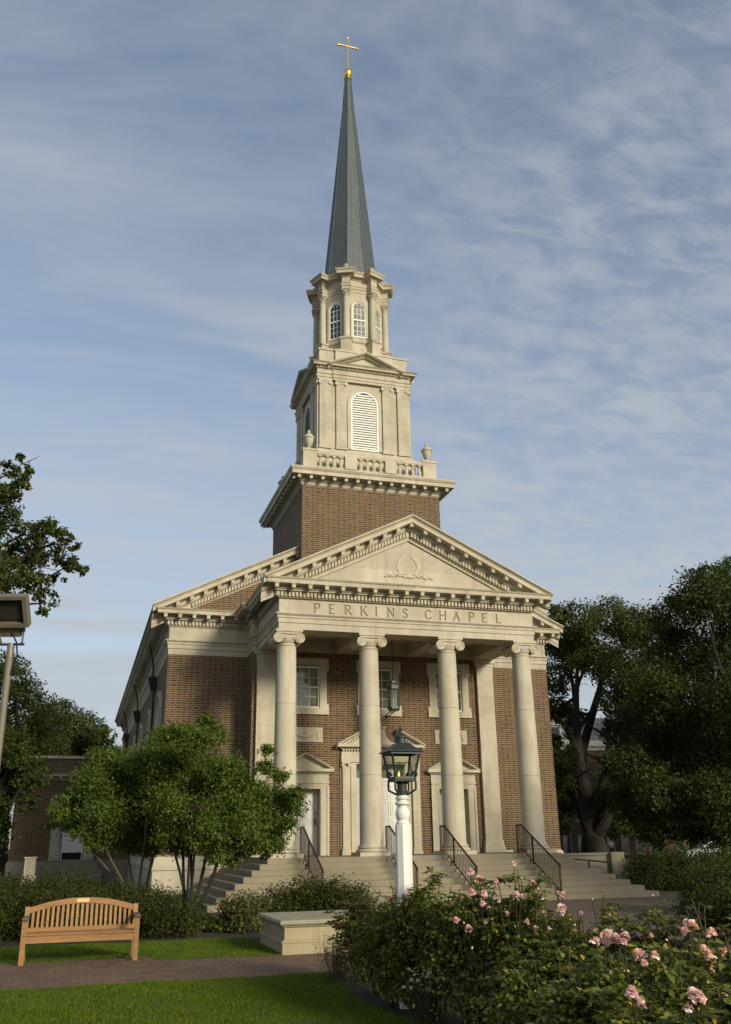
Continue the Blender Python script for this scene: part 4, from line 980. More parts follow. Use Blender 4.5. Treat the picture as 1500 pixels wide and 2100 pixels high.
# ================================================================== WHITE LAMP POST
P0 = gp(828, 11.0)
LP = thing('lamp_post', 'white wooden lamp post with a four sided black gas lantern', 'lamp post', tuple(P0))
Z = lambda z: z-G
MB().lathe([(0, 0), (.100, 0), (.092, Z(.58)), (0, Z(.58))], seg=8, a0=R(22.5), a1=R(22.5)+2*PI).build('post', WHITE, LP)
tp = [(0, .575), (.075, .58), (.082, .60), (.062, .625), (.075, .65), (.083, .69), (.078, .735), (.052, .77), (.05, .785), (.085, .80), (.086, .815), (.055, .835), (.05, .845), (.078, .86), (.08, .872), (.06, .885), (.06, .905), (0, .91)]
MB().lathe([(r, Z(z)) for r, z in tp], seg=24).build('turned_top', WHITE, LP, True)
mb = MB().lathe([(0, Z(.90)), (.068, Z(.90)), (.07, Z(.93)), (.055, Z(.94)), (.055, Z(1.02)), (.09, Z(1.055)), (0, Z(1.055))], seg=16).frustum((0, 0), .125, .128, Z(1.05), Z(1.08)).build('socket', IRON, LP)
fr = MB(); b0, b1, zz0, zz1 = .113, .170, Z(1.08), Z(1.375)
for sx in (-1, 1):
    for sy in (-1, 1): fr.beam((sx*b0, sy*b0, zz0), (sx*b1, sy*b1, zz1), .02, .02, (sx, -sy, .01))
for w_, z in ((b0, zz0+.008), (b1, zz1-.012)):
    for s_ in (-1, 1): fr.box(-w_-.01, w_+.01, s_*w_-.011, s_*w_+.011, z-.012, z+.012).box(s_*w_-.0115, s_*w_+.0115, -w_+.012, w_-.012, z-.0115, z+.0115)
fr.build('lantern_frame', IRON, LP)
for q in range(4):
    c_, s_ = [(1, 0), (0, 1), (-1, 0), (0, -1)][q]; P = [(-b0, -b0, zz0), (b0, -b0, zz0), (b1, -b1, zz1), (-b1, -b1, zz1)]
    MB().add([(c_*x-s_*y, s_*x+c_*y, z) for x, y, z in P], [(0, 1, 2, 3)]).build('lantern_pane', CLEAR, LP)
rf = MB().frustum((0, 0), .212, .206, zz1, zz1+.012); rf.frustum((0, 0), .206, .13, zz1+.012, zz1+.055).frustum((0, 0), .13, .075, zz1+.055, zz1+.105)
rf.lathe([(0, zz1+.10), (.062, zz1+.10), (.058, zz1+.165), (.075, zz1+.17), (.075, zz1+.182), (.05, zz1+.205), (.02, zz1+.225), (.012, zz1+.25), (.028, zz1+.262), (.012, zz1+.275), (.014, zz1+.29), (0, zz1+.325)], seg=16)
rf.build('lantern_roof', IRON, LP)
for sx, sy in ((-1, -1), (1, -1), (1, 1), (-1, 1)):
    d = np.array([sx, sy, 0])/math.sqrt(2); pts = []
    for t in np.linspace(0, 1, 9): pts.append(d*(.165+.03*math.sin(PI*t)*.4-.10*max(0, t-.75)*4*.9)+np.array([0, 0, Z(1.10)-.19*t]))
    hk = [d*(.165+.028*math.sin(a))+np.array([0, 0, Z(1.10)+.028*(1-math.cos(a))]) for a in np.linspace(5.2, 0, 8)]
    MB().tube(hk+pts, .0125, 6).build('bracket', IRON, LP)
for k, (x, y) in enumerate(((-.045, -.02), (.01, .03), (.05, -.03))):
    MB().lathe([(.022, 0), (.030, .05), (.028, .15), (.022, .17)], (x, y, zz0+.02), 12).build('gas_mantle', CLEAR, LP)
fm, ft, fb = newmat('flame'); fb.inputs['Emission Color'].default_value = (1, .62, .16, 1); fb.inputs['Emission Strength'].default_value = 2.2; fb.inputs['Base Color'].default_value = (.9, .6, .2, 1)
MB().lathe([(0, 0), (.012, .012), (.014, .03), (.006, .055), (0, .065)], (-.045, -.03, zz0+.02), 8).build('flame', fm, LP)

# ================================================================== BENCH
BN = thing('park_bench', 'teak bench with arched slatted back and brass plaque before the hedge', 'bench', (-10.17, -12.8, G))
hw = .88
def bp(n, mb, m=TEAK): return mb.build(n, m, BN)
arc = lambda x: .905-.155*(x/hw)**2
for sx in (-1, 1):
    x = sx*(hw-.04)
    bp('front_leg', MB().box(x-.038, x+.038, -.29, -.22, 0, .62))
    bp('back_leg', MB().add([(x-.036, .20, 0), (x+.036, .20, 0), (x+.036, .26, 0), (x-.036, .26, 0), (x-.036, .20, .42), (x+.036, .20, .42), (x+.036, .26, .42), (x-.036, .26, .42), (x-.036, .30, .79), (x+.036, .30, .79), (x+.036, .345, .79), (x-.036, .345, .79)],
        [(0,3,2,1), (0,1,5,4), (1,2,6,5), (2,3,7,6), (3,0,4,7), (4,5,9,8), (5,6,10,9), (6,7,11,10), (7,4,8,11), (8,9,10,11)]))
    a = bp('armrest', MB().box(x-.05, x+.05, -.33, .27, .62, .662), TEAKD)
    bv = a.modifiers.new('b', 'BEVEL'); bv.width = .012; bv.segments = 2
    bp('side_rail', MB().box(x-.02, x+.02, -.22, .20, .33, .405))
bp('seat_rail', MB().box(-hw+.078, hw-.078, -.28, -.235, .30, .405))
seat = MB()
for k in range(6): seat.box(-hw+.03, hw-.03, -.305+k*.088, -.305+k*.088+.070, .407, .430)
bp('seat', seat)
n = 25; P = []; F = []
for i in range(n):
    x = -hw+.075+(2*hw-.15)*i/(n-1); z = arc(x)
    P += [(x, .300, z-.085), (x, .345, z-.085), (x, .349, z), (x, .304, z)]
for i in range(n-1): F += [(i*4+q, i*4+(q+1) % 4, i*4+4+(q+1) % 4, i*4+4+q) for q in range(4)]
F += [(0, 1, 2, 3), (4*n-4, 4*n-3, 4*n-2, 4*n-1)]
bp('top_rail', MB().add(P, F)); bp('lower_back_rail', MB().box(-hw+.076, hw-.076, .215, .25, .43, .485))
sl = MB()
for i in range(21):
    x = -hw+.135+(2*hw-.27)*i/20; sl.add([(x-.020, .222, .485), (x+.020, .222, .485), (x+.020, .240, .485), (x-.020, .240, .485), (x-.020, .318, arc(x)-.08), (x+.020, .318, arc(x)-.08), (x+.020, .336, arc(x)-.08), (x-.020, .336, arc(x)-.08)], [(0,3,2,1), (4,5,6,7), (0,1,5,4), (1,2,6,5), (2,3,7,6), (3,0,4,7)])
bp('back_slats', sl)
bp('plaque', MB().box(-.095, .095, .296, .303, arc(0)-.068, arc(0)-.018), BRASS)

# ================================================================== STONE PLINTH BEHIND THE PATH
PL = thing('stone_plinth', 'low pale stone platform with moulded slab top beside the brick path', 'plinth', (-5.8, -12.4, G))
def pl(n, mb, m=STONE): o = mb.build(n, m, PL); o.location = (5.8, 12.4, 0); return o
rect = [(-7.02, -11.5), (-7.02, -13.36), (-4.5, -13.36), (-4.5, -11.5)]
PLST = mat_stone('plinth_stone', base=(.40, .335, .21), joints=(1.28, 4), stain=.75, jc=.0)
SLABT = mat_stone('plinth_slab', base=(.33, .31, .205), stain=.7)
pl('plinth_base', MB().sweep(rect, [(-.4, -.02), (.03, -.02), (.03, .165), (.045, .17), (.045, .185), (.015, .205), (.015, .215), (-.01, .22), (-.01, .40), (-.4, .40)], True).box(-6.9, -4.6, -13.2, -11.6, 0, .40), PLST)
top = MB().sweep(rect, [(-.6, .40), (.01, .40), (.025, .415), (.025, .43), (.06, .435), (.078, .455), (.078, .485), (.06, .505), (.03, .51), (-.6, .512)], True).box(-6.9, -4.6, -13.25, -11.6, .41, .5125)
pl('slab', top, SLABT)

# ================================================================== FLOODLIGHT ON A POLE
FP = rp(2, 1500, 9.2); FL = thing('floodlight', 'tan box floodlight on a slim pole at the left edge', 'floodlight', (FP[0], FP[1], G))
MB().lathe([(0, 0), (.036, 0), (.031, 3.40), (0, 3.40)], seg=14).build('pole', FLOODM, FL)
MB().lathe([(0, 3.36), (.033, 3.36), (.033, 3.5), (0, 3.5)], seg=12).build('tenon', FLOODM, FL)
fd = np.array([-.22, -.80, -.56]); fd /= np.linalg.norm(fd); fx = np.cross(fd, (0, 0, 1)); fx /= np.linalg.norm(fx); fy = np.cross(fx, fd)
FC = np.array([-.08, -.02, 3.82])
def fbox(w0, h0, w1, h1, d0, d1):
    P = []
    for d, w_, h in ((d0, w0, h0), (d1, w1, h1)):
        for x, y in ((-1, -1), (1, -1), (1, 1), (-1, 1)): P.append(FC+fd*d*.78+fx*w_*x*.78+fy*h*y*.78)
    return P
Q = [(0,3,2,1), (4,5,6,7), (0,1,5,4), (1,2,6,5), (2,3,7,6), (3,0,4,7)]
MB().add(fbox(.20, .13, .285, .20, -.16, -.02), Q).build('housing', FLOODM, FL)
P = fbox(.285, .20, .285, .20, -.02, .10)+fbox(.235, .155, .235, .155, -.02, .10)
MB().add(P, [(0,1,5,4), (1,2,6,5), (2,3,7,6), (3,0,4,7), (8,12,13,9), (9,13,14,10), (10,14,15,11), (11,15,12,8), (4,5,13,12), (5,6,14,13), (6,7,15,14), (7,4,12,15), (0,8,9,1), (1,9,10,2), (2,10,11,3), (3,11,8,0)]).build('hood', FLOODM, FL)
MB().add(fbox(.235, .155, .18, .11, .00, .035), Q).build('lens', LENS, FL)
B0 = FC-fy*.21-fd*.05
MB().obox(B0, fx, .12, fy, .06, fd, .08).build('ballast_box', FLOODM, FL)
for s_ in (-1, 1):
    a = B0+fx*.135*s_; MB().beam(a, (s_*.10*fx[0], s_*.10*fx[1], 3.50), .018, .04).build('yoke_arm', FLOODM, FL)
MB().beam((-.12*fx[0], -.12*fx[1], 3.49), (.12*fx[0], .12*fx[1], 3.49), .04, .016).build('yoke_bar', LEADM, FL)
MB().tube([(0.03, -.04, 3.2), (.07, -.06, 3.38), (.05, -.05, 3.5), tuple(B0)], .008, 5).build('cable', BLACK, FL)

# ================================================================== ANNEX BUILDING AT THE LEFT
AX = thing('brick_annex', 'low brick wing with pedimented white door left of the chapel', 'building', (-10.4, 20, G))
def ax(n, mb, m, par=None): o = mb.build(n, m, par if par else AX); o.location = (10.4, -20, -G) if par is None else (0, 0, 0); return o
AY = 20.0
ax('wall', MB().box(-13.3, -7.7, AY, 34, -.28, 4.55), BRICK); ax('base', MB().box(-13.38, -7.72, AY-.08, 34, G, -.28).box(-13.34, -7.72, AY-.05, 34, -.281, -.2), STEP_DARK)
ax('coping', MB().box(-13.4, -7.72, AY-.1, 34.1, 4.55, 4.68), STONE)
c = ax('cornice', MB().sweep([(-13.3, 34), (-13.3, AY), (-7.72, AY)], [(-.1, 3.5), (.03, 3.5), (.06, 3.58), (.06, 3.68), (.34, 3.69), (.34, 3.80), (.40, 3.86), (-.1, 3.9)]), STONE)
for k in range(12): ob('modillion', MODM, c, (-13.1+k*.46, AY-.20, 3.57))
f = lambda x: 3.02-.45*abs(x+10.45)
d = ax('door_surround', MB().box(-11.5, -11.0, AY-.10, AY+.02, -.2, 2.2).box(-9.9, -9.4, AY-.10, AY+.02, -.2, 2.2).box(-11.0, -9.9, AY-.05, AY+.02, 1.9, 2.2).box(-11.5, -9.4, AY-.12, AY+.02, 2.2, 2.42).box(-11.65, -9.25, AY-.28, AY+.02, 2.42, 2.54).rake([(AY+.02, -.16), (AY+.02, 0), (AY-.30, 0), (AY-.26, -.09), (AY-.1, -.16)], [-11.68, -10.45, -9.22], f).prism([(-11.5, 2.54), (-9.4, 2.54), (-10.45, 2.98)], AY-.08, AY+.02), STONE)
for x in (-11.4, -9.78): ax('pilaster', MB().box(x, x+.28, AY-.15, AY-.09, -.1, 2.1).box(x-.03, x+.31, AY-.17, AY-.09, 2.1, 2.2), STONE, d)
dd = ax('door', MB().box(-10.96, -9.94, AY-.035, AY+.02, -.19, 1.5), WHITE); ax('kick_plate', MB().box(-10.9, -10.0, AY-.045, AY-.034, -.17, .16), BLACK, dd)
ax('fanlight', MB().prism(arch_poly(-10.45, .5, 1.5, 1.52, 10), AY-.045, AY-.03), GLASSD, d)
ax('sill_step', MB().box(-11.7, -9.2, AY-.6, AY-.081, G, -.26).box(-11.9, -9.0, AY-.95, AY-.6, G, -.6), STEP_DARK)
SPD = gp(67, 44); PD = thing('stone_pedestal', 'short pale stone pedestal standing before the brick annex wall', 'pedestal', tuple(SPD))
MB().frustum((0, 0), .30, .30, 0, .5).frustum((0, 0), .30, .24, .5, .6).build('base', STONE, PD); MB().frustum((0, 0), .23, .22, .6, 1.25).frustum((0, 0), .26, .26, 1.25, 1.32).build('shaft', STONE, PD)

# ================================================================== FAR BUILDING, PERSON, PARKED CAR AT THE RIGHT
FB = thing('campus_building', 'shade-toned brick hall with white window frames far behind the oaks', 'building', (42, 57, G))
def fb_(n, mb, m, par=None): o = mb.build(n, m, par if par else FB); o.location = (-42, -57, -G) if par is None else (0, 0, 0); return o
FY = 57.0
fb_('wall', MB().box(22, 75, FY, 75, G, 9.4), BRICK_SHADE); cf = fb_('cornice', MB().box(21.7, 75.3, FY-.35, 75.3, 9.4, 10.0).box(21.9, 75.1, FY-.15, 75.1, 9.0, 9.4), TRIM_SHADE)
fb_('roof', MB().rake([(FY-.3, 10.0), (FY+9, 13.6), (75, 10.0)], [21.7, 75.3], lambda x: 0), SLATE)
for x in (36.4,):
    dm = fb_('dormer', MB().box(x-.9, x+.9, FY+.7, FY+4, 9.9, 11.6).prism([(x-1.1, 11.6), (x+1.1, 11.6), (x, 12.5)], FY+.5, FY+4), TRIM_SHADE); fb_('dormer_pane', MB().box(x-.5, x+.5, FY+.64, FY+.69, 10.2, 11.4), GLASSD, dm)
for zr_ in ((-1.0, .80), (2.2, 4.1), (5.6, 7.5)):
    for k in range(20):
        x = 25.0+k*1.62
        if k % 5 == 4: continue
        a, b = x-.45, x+.45
        wf = fb_('window', MB().strip([(a, zr_[0]), (a, zr_[1]), (b, zr_[1]), (b, zr_[0]), (a, zr_[0])], [(a+.09, zr_[0]+.09), (a+.09, zr_[1]-.09), (b-.09, zr_[1]-.09), (b-.09, zr_[0]+.09), (a+.09, zr_[0]+.09)], FY-.06, FY+.02).box(a-.08, b+.08, FY-.12, FY+.02, zr_[0]-.14, zr_[0]-.01), TRIM_SHADE)
        fb_('pane', MB().box(a+.09, b-.09, FY-.02, FY+.01, zr_[0]+.09, zr_[1]-.09), GLASSD, wf)
# person: one continuous skinned body
PP = gp(1254, 92); PE = thing('person', 'person in a white shirt standing in the shade by the far oak trunk', 'person', tuple(PP), R(15))
SKIN = mat_plain('skin', (.36, .20, .13), .6); CLOTH = mat_plain('white_shirt', (.72, .72, .74), .8); TROU = mat_plain('dark_trousers', (.03, .035, .06), .8); HAIR = mat_plain('dark_hair', (.02, .014, .01), .6)
def skinned(name, V, E_, rads, mat, sub=2):
    me = bpy.data.meshes.new(name); me.from_pydata(V, E_, []); me.materials.append(mat); o = ob(name, me, PE)
    s_ = o.modifiers.new('skin', 'SKIN'); me.skin_vertices[0].data[0].use_root = True
    for i, r in enumerate(rads): me.skin_vertices[0].data[i].radius = (r, r) if not isinstance(r, tuple) else r
    q = o.modifiers.new('sub', 'SUBSURF'); q.levels = sub; q.render_levels = sub; return o
V = [(0,0,.92), (0,0,1.12), (0,0,1.34), (0,-.01,1.45), (0,-.02,1.52), (0,-.03,1.60), (0,-.02,1.68), (-.19,0,1.38), (-.25,-.02,1.10), (-.24,-.10,.88), (.19,0,1.38), (.25,-.02,1.10), (.23,-.12,.90), (-.10,0,.84), (-.11,-.02,.48), (-.11,.02,.08), (-.12,-.14,.04), (.10,0,.84), (.12,.02,.48), (.12,.05,.08), (.13,-.10,.04), (-.24,-.13,.80), (.22,-.16,.82)]
E_ = [(0,1), (1,2), (2,3), (3,4), (4,5), (5,6), (2,7), (7,8), (8,9), (2,10), (10,11), (11,12), (0,13), (13,14), (14,15), (15,16), (0,17), (17,18), (18,19), (19,20), (9,21), (12,22)]
rad = [(.16,.11), (.14,.10), (.17,.11), .055, .055, .085, .075, .06, .042, .032, .06, .042, .032, .085, .06, .045, .035, .085, .06, .045, .035, .035, .035]
skinned('body', V, E_, rad, SKIN)
skinned('shirt', [(0,0,.90), (0,0,1.12), (0,0,1.36), (-.20,0,1.38), (-.245,-.015,1.16), (.20,0,1.38), (.245,-.015,1.16)], [(0,1), (1,2), (2,3), (3,4), (2,5), (5,6)], [(.185,.13), (.165,.12), (.19,.13), .075, .062, .075, .062], CLOTH)
skinned('trousers', [(0,0,.90), (-.10,0,.82), (-.11,-.02,.48), (-.11,.02,.10), (.10,0,.82), (.12,.02,.48), (.12,.05,.10)], [(0,1), (1,2), (2,3), (0,4), (4,5), (5,6)], [(.17,.125), .10, .075, .062, .10, .075, .062], TROU)
skinned('hair', [(0,-.0,1.72), (0,.03,1.66), (0,.05,1.58)], [(0,1), (1,2)], [.085, .09, .06], HAIR)
VP = gp(1468, 66); CA = thing('parked_car', 'white parked car glimpsed beneath the shrubs at the right edge', 'car', tuple(VP), R(-20))
CARW = mat_plain('car_paint', (.70, .70, .68), .3, var=.05)
side = [(-2.2, .35), (-2.25, .75), (-2.1, .92), (-1.3, .98), (-.6, 1.42), (.7, 1.46), (1.5, 1.05), (2.15, .95), (2.25, .6), (2.2, .35)]
MB().prism(side, -.85, .85).build('body', CARW, CA).modifiers.new('b', 'BEVEL').width = .06
wd = [(-1.1, 1.0), (-.55, 1.36), (.62, 1.39), (1.25, 1.05)]; MB().prism(wd, -.862, .862).build('side_window', GLASSD, CA)
for x in (-1.4, 1.4):
    for y in (-.8, .8): wl = MB().lathe([(0, -.1), (.32, -.1), (.33, 0), (.32, .1), (0, .1)], (x, y, .33), 20, 'y').build('wheel', BLACK, CA); MB().lathe([(0, -.105), (.19, -.105), (.19, .105), (0, .105)], (x, y, .33), 16, 'y').build('rim', FLOODM, wl)
for y in (-.6, .6): MB().box(2.2, 2.27, y-.14, y+.14, .62, .76).build('headlight', GLASSC, CA)
# ================================================================== TREES, SHRUBS, ROSES
KP = FPX
def pxr(r, D): return r*D/KP*1.04
def foliage(name, blobs, n, size, mat, parent, origin, csig=.16, per=28, up=.35, aspect=.55, shell=(.55, 1.0), zmin=None, drop=0., flat=.8):
    """blobs: (centre, radius): leaves in twig clusters through the outer volume of each blob, leaving gaps between the clusters"""
    C0 = np.array([b[0] for b in blobs]); Rd = np.array([b[1] for b in blobs], float)
    w_ = Rd**2; w_ = w_/w_.sum(); ncl = max(8, n//per)
    idx = rng.choice(len(blobs), ncl, p=w_); d = rng.normal(size=(ncl, 3)); d /= np.linalg.norm(d, axis=1, keepdims=True)
    rr_ = Rd[idx]*rng.uniform(shell[0], shell[1], ncl); sc = np.array([1, 1, flat])
    cc_ = C0[idx]+d*rr_[:, None]*sc
    li = rng.integers(0, ncl, n); sig = np.clip(Rd[idx][li]*csig*rng.uniform(.6, 1.5, n), .03, .6)
    pos = cc_[li]+np.clip(rng.normal(size=(n, 3)), -1.35, 1.35)*sig[:, None]*np.array([1, 1, .75])
    nr = d[li]*.7+rng.normal(size=(n, 3))*.65+np.array([0, 0, up])
    if zmin is not None: k = pos[:, 2] > zmin; pos, nr = pos[k], nr[k]
    s_ = size*rng.uniform(.65, 1.3, len(pos))
    return leaves(name, pos-np.array(origin), nr, s_, mat, aspect=aspect, parent=parent)
def limb(mb, a, b, r0, r1, n=7, wob=.06, sag=0.):
    a = np.array(a, float); b = np.array(b, float); L = np.linalg.norm(b-a); pts = []
    ph = rng.normal(size=(2, 3))
    for i in range(n+1):
        t = i/n; pts.append(a+(b-a)*t+(ph[0]*math.sin(PI*t)+ph[1]*math.sin(2*PI*t)*.6)*wob*L*.5+np.array([0, 0, sag*L*math.sin(PI*t)]))
    mb.tube(pts, [r0+(r1-r0)*i/n for i in range(n+1)], 9)
    return pts
def tree(name, label, base, blobs_px, D0, n, size, mat, bark, trunk_r, fork_z, group='trees round the chapel', limbs=None, dj=2.5, csig=.17, per=28, extra=None, up=.35, lean=(0, 0), shell=(.5, 1.), aspect=.55, nl=9):
    o = thing(name, label, 'tree', tuple(base), 0, group); base = np.array(base, float)
    bl = []
    for q, (u, v, r) in enumerate(blobs_px):
        D = D0+dj*((q*0.618) % 1*2-1); c = rp(u, v, D); bl.append((c, pxr(r, D)))
    # the crown's unseen far side
    foliage('crown', bl, n, size, mat, o, base, csig, per, up, shell=shell, aspect=aspect)
    mb = MB(); top = base+np.array([lean[0], lean[1], fork_z])
    pts = [base+np.array([0, 0, -.15])]+[base+(top-base)*t+np.array([.04*math.sin(5*t), .05*math.cos(4*t), 0])*trunk_r*2 for t in (.03, .12, .3, .55, .8, 1)]
    mb.tube([p-base for p in pts], [trunk_r*f_ for f_ in (1.5, 1.35, 1.12, 1.0, .92, .78, .45)], 14)
    mb.build('trunk', bark, o, True)
    tg = limbs if limbs else [bl[i][0] for i in np.linspace(0, len(bl)-1, min(nl, len(bl))).astype(int)]
    for k, t in enumerate(tg):
        mb = MB(); pp = limb(mb, top-base-np.array([0, 0, .3*(k % 3)]), top-base+(np.array(t)-top)*(.98 if limbs else .86), trunk_r*.52, trunk_r*.07, 8, .10, .05)
        for j in (4, 6):
            e = pp[j]+rng.normal(size=3)*np.array([1, 1, .7])*min(trunk_r*2.2, .7)+np.array([0, 0, trunk_r]); limb(mb, pp[j], e, trunk_r*.17, trunk_r*.04, 4, .1)
        mb.build('limb', bark, o, True)
    return o
# --- big oaks at the right
B1 = gp(1216, 52)
tree('oak_tree', 'tall oak with forked dark trunk close behind the chapel right corner', B1,
     [(1150,1560,40),(1160,1620,34),(1152,1690,26),(1165,1470,36),(1265,1640,40),(1270,1700,24),(1150,1310,52),(1190,1275,48),(1245,1268,48),(1300,1290,55),(1345,1310,50),(1140,1390,42),(1225,1350,55),(1290,1380,62),(1350,1390,60),(1140,1262,28),(1180,1340,50),(1300,1450,50),(1262,1440,34),(1140,1450,30),(1350,1460,55),(1260,1500,30),(1320,1520,45),(1148,1590,26),(1160,1650,30),(1262,1560,28),(1290,1600,32),(1140,1520,18)], 52, 62000, .175, OAKG, BARK, .74, 2.2,
     limbs=[rp(1135,1460,51), rp(1186,1330,52), rp(1212,1285,53), rp(1245,1470,52), rp(1300,1400,53), rp(1330,1480,51), rp(1165,1350,54), rp(1150,1560,52)], dj=2.6)
tree('oak_tree', 'broad spreading oak filling the right edge in front of the forked oak', gp(1560, 42),
     [(1440,1225,62),(1385,1270,52),(1490,1230,66),(1400,1345,70),(1480,1350,80),(1345,1400,52),(1310,1470,46),(1420,1440,72),(1500,1460,84),(1335,1530,54),(1290,1555,36),(1405,1550,74),(1485,1575,74),(1345,1620,50),(1425,1640,58),(1500,1660,60),(1290,1600,30),(1540,1300,90),(1580,1450,110),(1560,1600,90),(1460,1185,34),(1500,1175,36),(1395,1235,26),(1350,1450,50),(1440,1520,60),(1380,1600,50),(1460,1620,50),(1300,1650,44),(1350,1690,44),(1420,1700,40),(1275,1585,26),(1320,1590,50),(1480,1710,40)], 42, 115000, .145, OAK, BARK, .6, 2.2, dj=3.2)
tree('understory_tree', 'thin dark understory tree beneath the spreading oak', gp(1350, 60), [(1330,1690,36),(1370,1660,46),(1400,1700,36),(1345,1640,40),(1310,1655,30),(1390,1640,44)], 60, 9000, .19, OAK, BARK, .14, 1.2, dj=2, group='understory trees at the right')
tree('understory_tree', 'small dark understory tree at the far right edge before the white car', gp(1480, 58), [(1450,1660,40),(1480,1640,50),(1510,1680,46),(1440,1690,26),(1500,1720,28)], 58, 8000, .19, OAK, BARK, .12, 1.3, dj=2, group='understory trees at the right')
for lb, u, D, top, n_ in (('dark oak in front of the far brick hall, left of the parked car', 1350, 89, 1440, 24000), ('dark oak in front of the far brick hall, above the parked car', 1425, 92, 1430, 24000), ('dark oak beside the far brick hall at the right picture edge', 1505, 94, 1430, 24000)):
    tree('background_oak', lb, gp(u, D), [(u+dx, top+dy, r) for dx, dy, r in ((0,30,60),(-60,70,60),(60,60,66),(-20,110,70),(50,120,70),(-90,130,46),(95,130,50),(-40,190,50),(40,195,50),(0,-5,40),(0,235,46),(-55,240,40),(55,240,44))], D, n_, .26, OAK, BARK, .5, 3.5, dj=3.5, group='background oaks at the right', nl=5)
def shade_oak(label, base, r, h, n, size, mat):  # out-of-view oaks, added to shade the nave wall and the plaza
    base = np.array(base); o = thing('oak_tree', label, 'tree', tuple(base), 0, 'trees round the chapel'); bl = []
    for k in range(16):
        a = 2.4*k; q = (k+.5)/16; bl.append((base+np.array([r*.72*math.cos(a)*math.sqrt(q), r*.72*math.sin(a)*math.sqrt(q), h*(.62+.24*math.cos(q*2.4)+.06*math.sin(5*k))]), r*.42))
    foliage('crown', bl, n, size, mat, o, base, .17, 28)
    MB().tube([(0, 0, -.1), (0, 0, .3), (.05, .03, h*.25), (0, 0, h*.45)], [.36, .27, .22, .2], 12).build('trunk', BARK, o, True)
    for k in range(0, 16, 2):
        mb = MB(); limb(mb, (0, 0, h*.40), bl[k][0]-base, .12, .03, 7, .1); mb.build('limb', BARK, o, True)
shade_oak('unseen oak added to shade the nave wall, left of the brick annex, nearer the lawn', (-19.5, 8, G), 5.2, 13, 9000, .26, OAK)
shade_oak('unseen oak added to shade the nave wall, left of the brick annex, farther back', (-21.5, 21, G), 5.5, 14, 9000, .26, OAK)
shade_oak('unseen medium oak added to shade the plaza, right of the rose bed', (11.2, -13.2, G), 3.6, 8.4, 16000, .15, OAKG)
# --- trees at the left
tree('oak_tree', 'tall distant oak rising behind the floodlight pole', gp(0, 70), [(18,1395,46),(60,1430,38),(-40,1390,70),(45,1480,55),(0,1510,66),(92,1475,38),(-60,1500,80),(30,1360,26),(70,1530,50)], 70, 26000, .21, OAKG, BARK, .6, 4, dj=3)
tree('oak_tree', 'rounded distant oak between the floodlight and the chapel eaves', gp(140, 78), [(112,1465,40),(160,1490,38),(200,1500,28),(140,1530,50),(218,1515,20),(85,1530,50),(190,1545,40),(230,1550,26),(150,1580,50)], 78, 24000, .22, OAKG, BARK, .5, 4, dj=3)
tree('oak_tree', 'dark drooping oak at the left edge hanging over the brick annex', gp(-70, 40), [(40,1545,40),(12,1590,40),(58,1600,30),(25,1520,36),(80,1575,24),(72,1635,14),(-50,1560,80),(-20,1650,40),(-60,1700,70),(0,1620,34),(55,1650,18),(8,1690,16)], 40, 22000, .14, OAK, BARK, .4, 3, dj=1.5)
UB = gp(-330, 17.5)
tree('overhanging_tree', 'leafy branch of a near tree reaching in from the left above the floodlight', UB,
     [(22,962,22),(45,992,22),(8,1010,28),(2,1060,40),(55,1092,30),(95,1088,28),(128,1098,20),(150,1118,17),(90,1130,36),(140,1148,24),(168,1165,15),(45,1140,40),(8,1180,40),(65,1190,34),(98,1225,24),(88,1252,12),(120,1185,15),(35,940,12),(60,965,12),(-60,1050,80),(-70,1180,90),(-180,1100,120),(-160,980,90)], 17.5, 30000, .085, OAKG, BARK, .16, 4.5,
     limbs=[rp(30,960,17.5), rp(150,1112,17), rp(150,1155,18), rp(95,1235,17.5), rp(60,1090,18), rp(0,1050,17), rp(20,1180,18), rp(-150,1000,18)], dj=.9, csig=.2, per=24, up=.2, group=None)
tw = MB()
for a, b in (((40,955),(82,935)), ((58,950),(74,938)), ((50,960),(70,958)), ((4,950),(10,940)), ((120,1170),(60,1150)), ((100,1140),(190,1160))): limb(tw, rp(*a, 17.4)-UB, rp(*b, 17.4)-UB, .008, .003, 4, .08)
tw.build('bare_twig', BARK, [o for o in bpy.data.objects if o.name.startswith('overhanging_tree')][0])
# --- small multi-stemmed trees before the left wing
def small_tree(label, base, blobs, D0, n, stems, bark, dj=1.1):
    o = thing('small_tree', label, 'tree', tuple(base), 0, 'small multi-stemmed trees by the left wing'); base = np.array(base)
    bl = []
    for q, (u, v, r) in enumerate(blobs):
        D = D0+dj*((q*0.618) % 1*2-1); bl.append((rp(u, v, D), pxr(r, D)))
    foliage('crown', bl, n, .082, TREEL, o, base, .26, 22, .45, aspect=.5, shell=(.3, 1.1), flat=.7)
    for (u, v, dD, u2, v2, r) in stems:
        mb = MB(); a = base+np.array([(u-stems[0][0])*.006, .1*dD, 0]); pp = limb(mb, a-base-np.array([0, 0, .1]), rp(u2, v2, D0+dD)-base, r, r*.5, 8, .05)
        for k in range(3):
            t = bl[rng.integers(len(bl))][0]; e = pp[-1]+(t-base-pp[-1])*min(1, 1.3/np.linalg.norm(t-base-pp[-1])); limb(mb, pp[-1], e, r*.45, r*.12, 6, .1)
        mb.build('stem', bark, o, True)
    return o
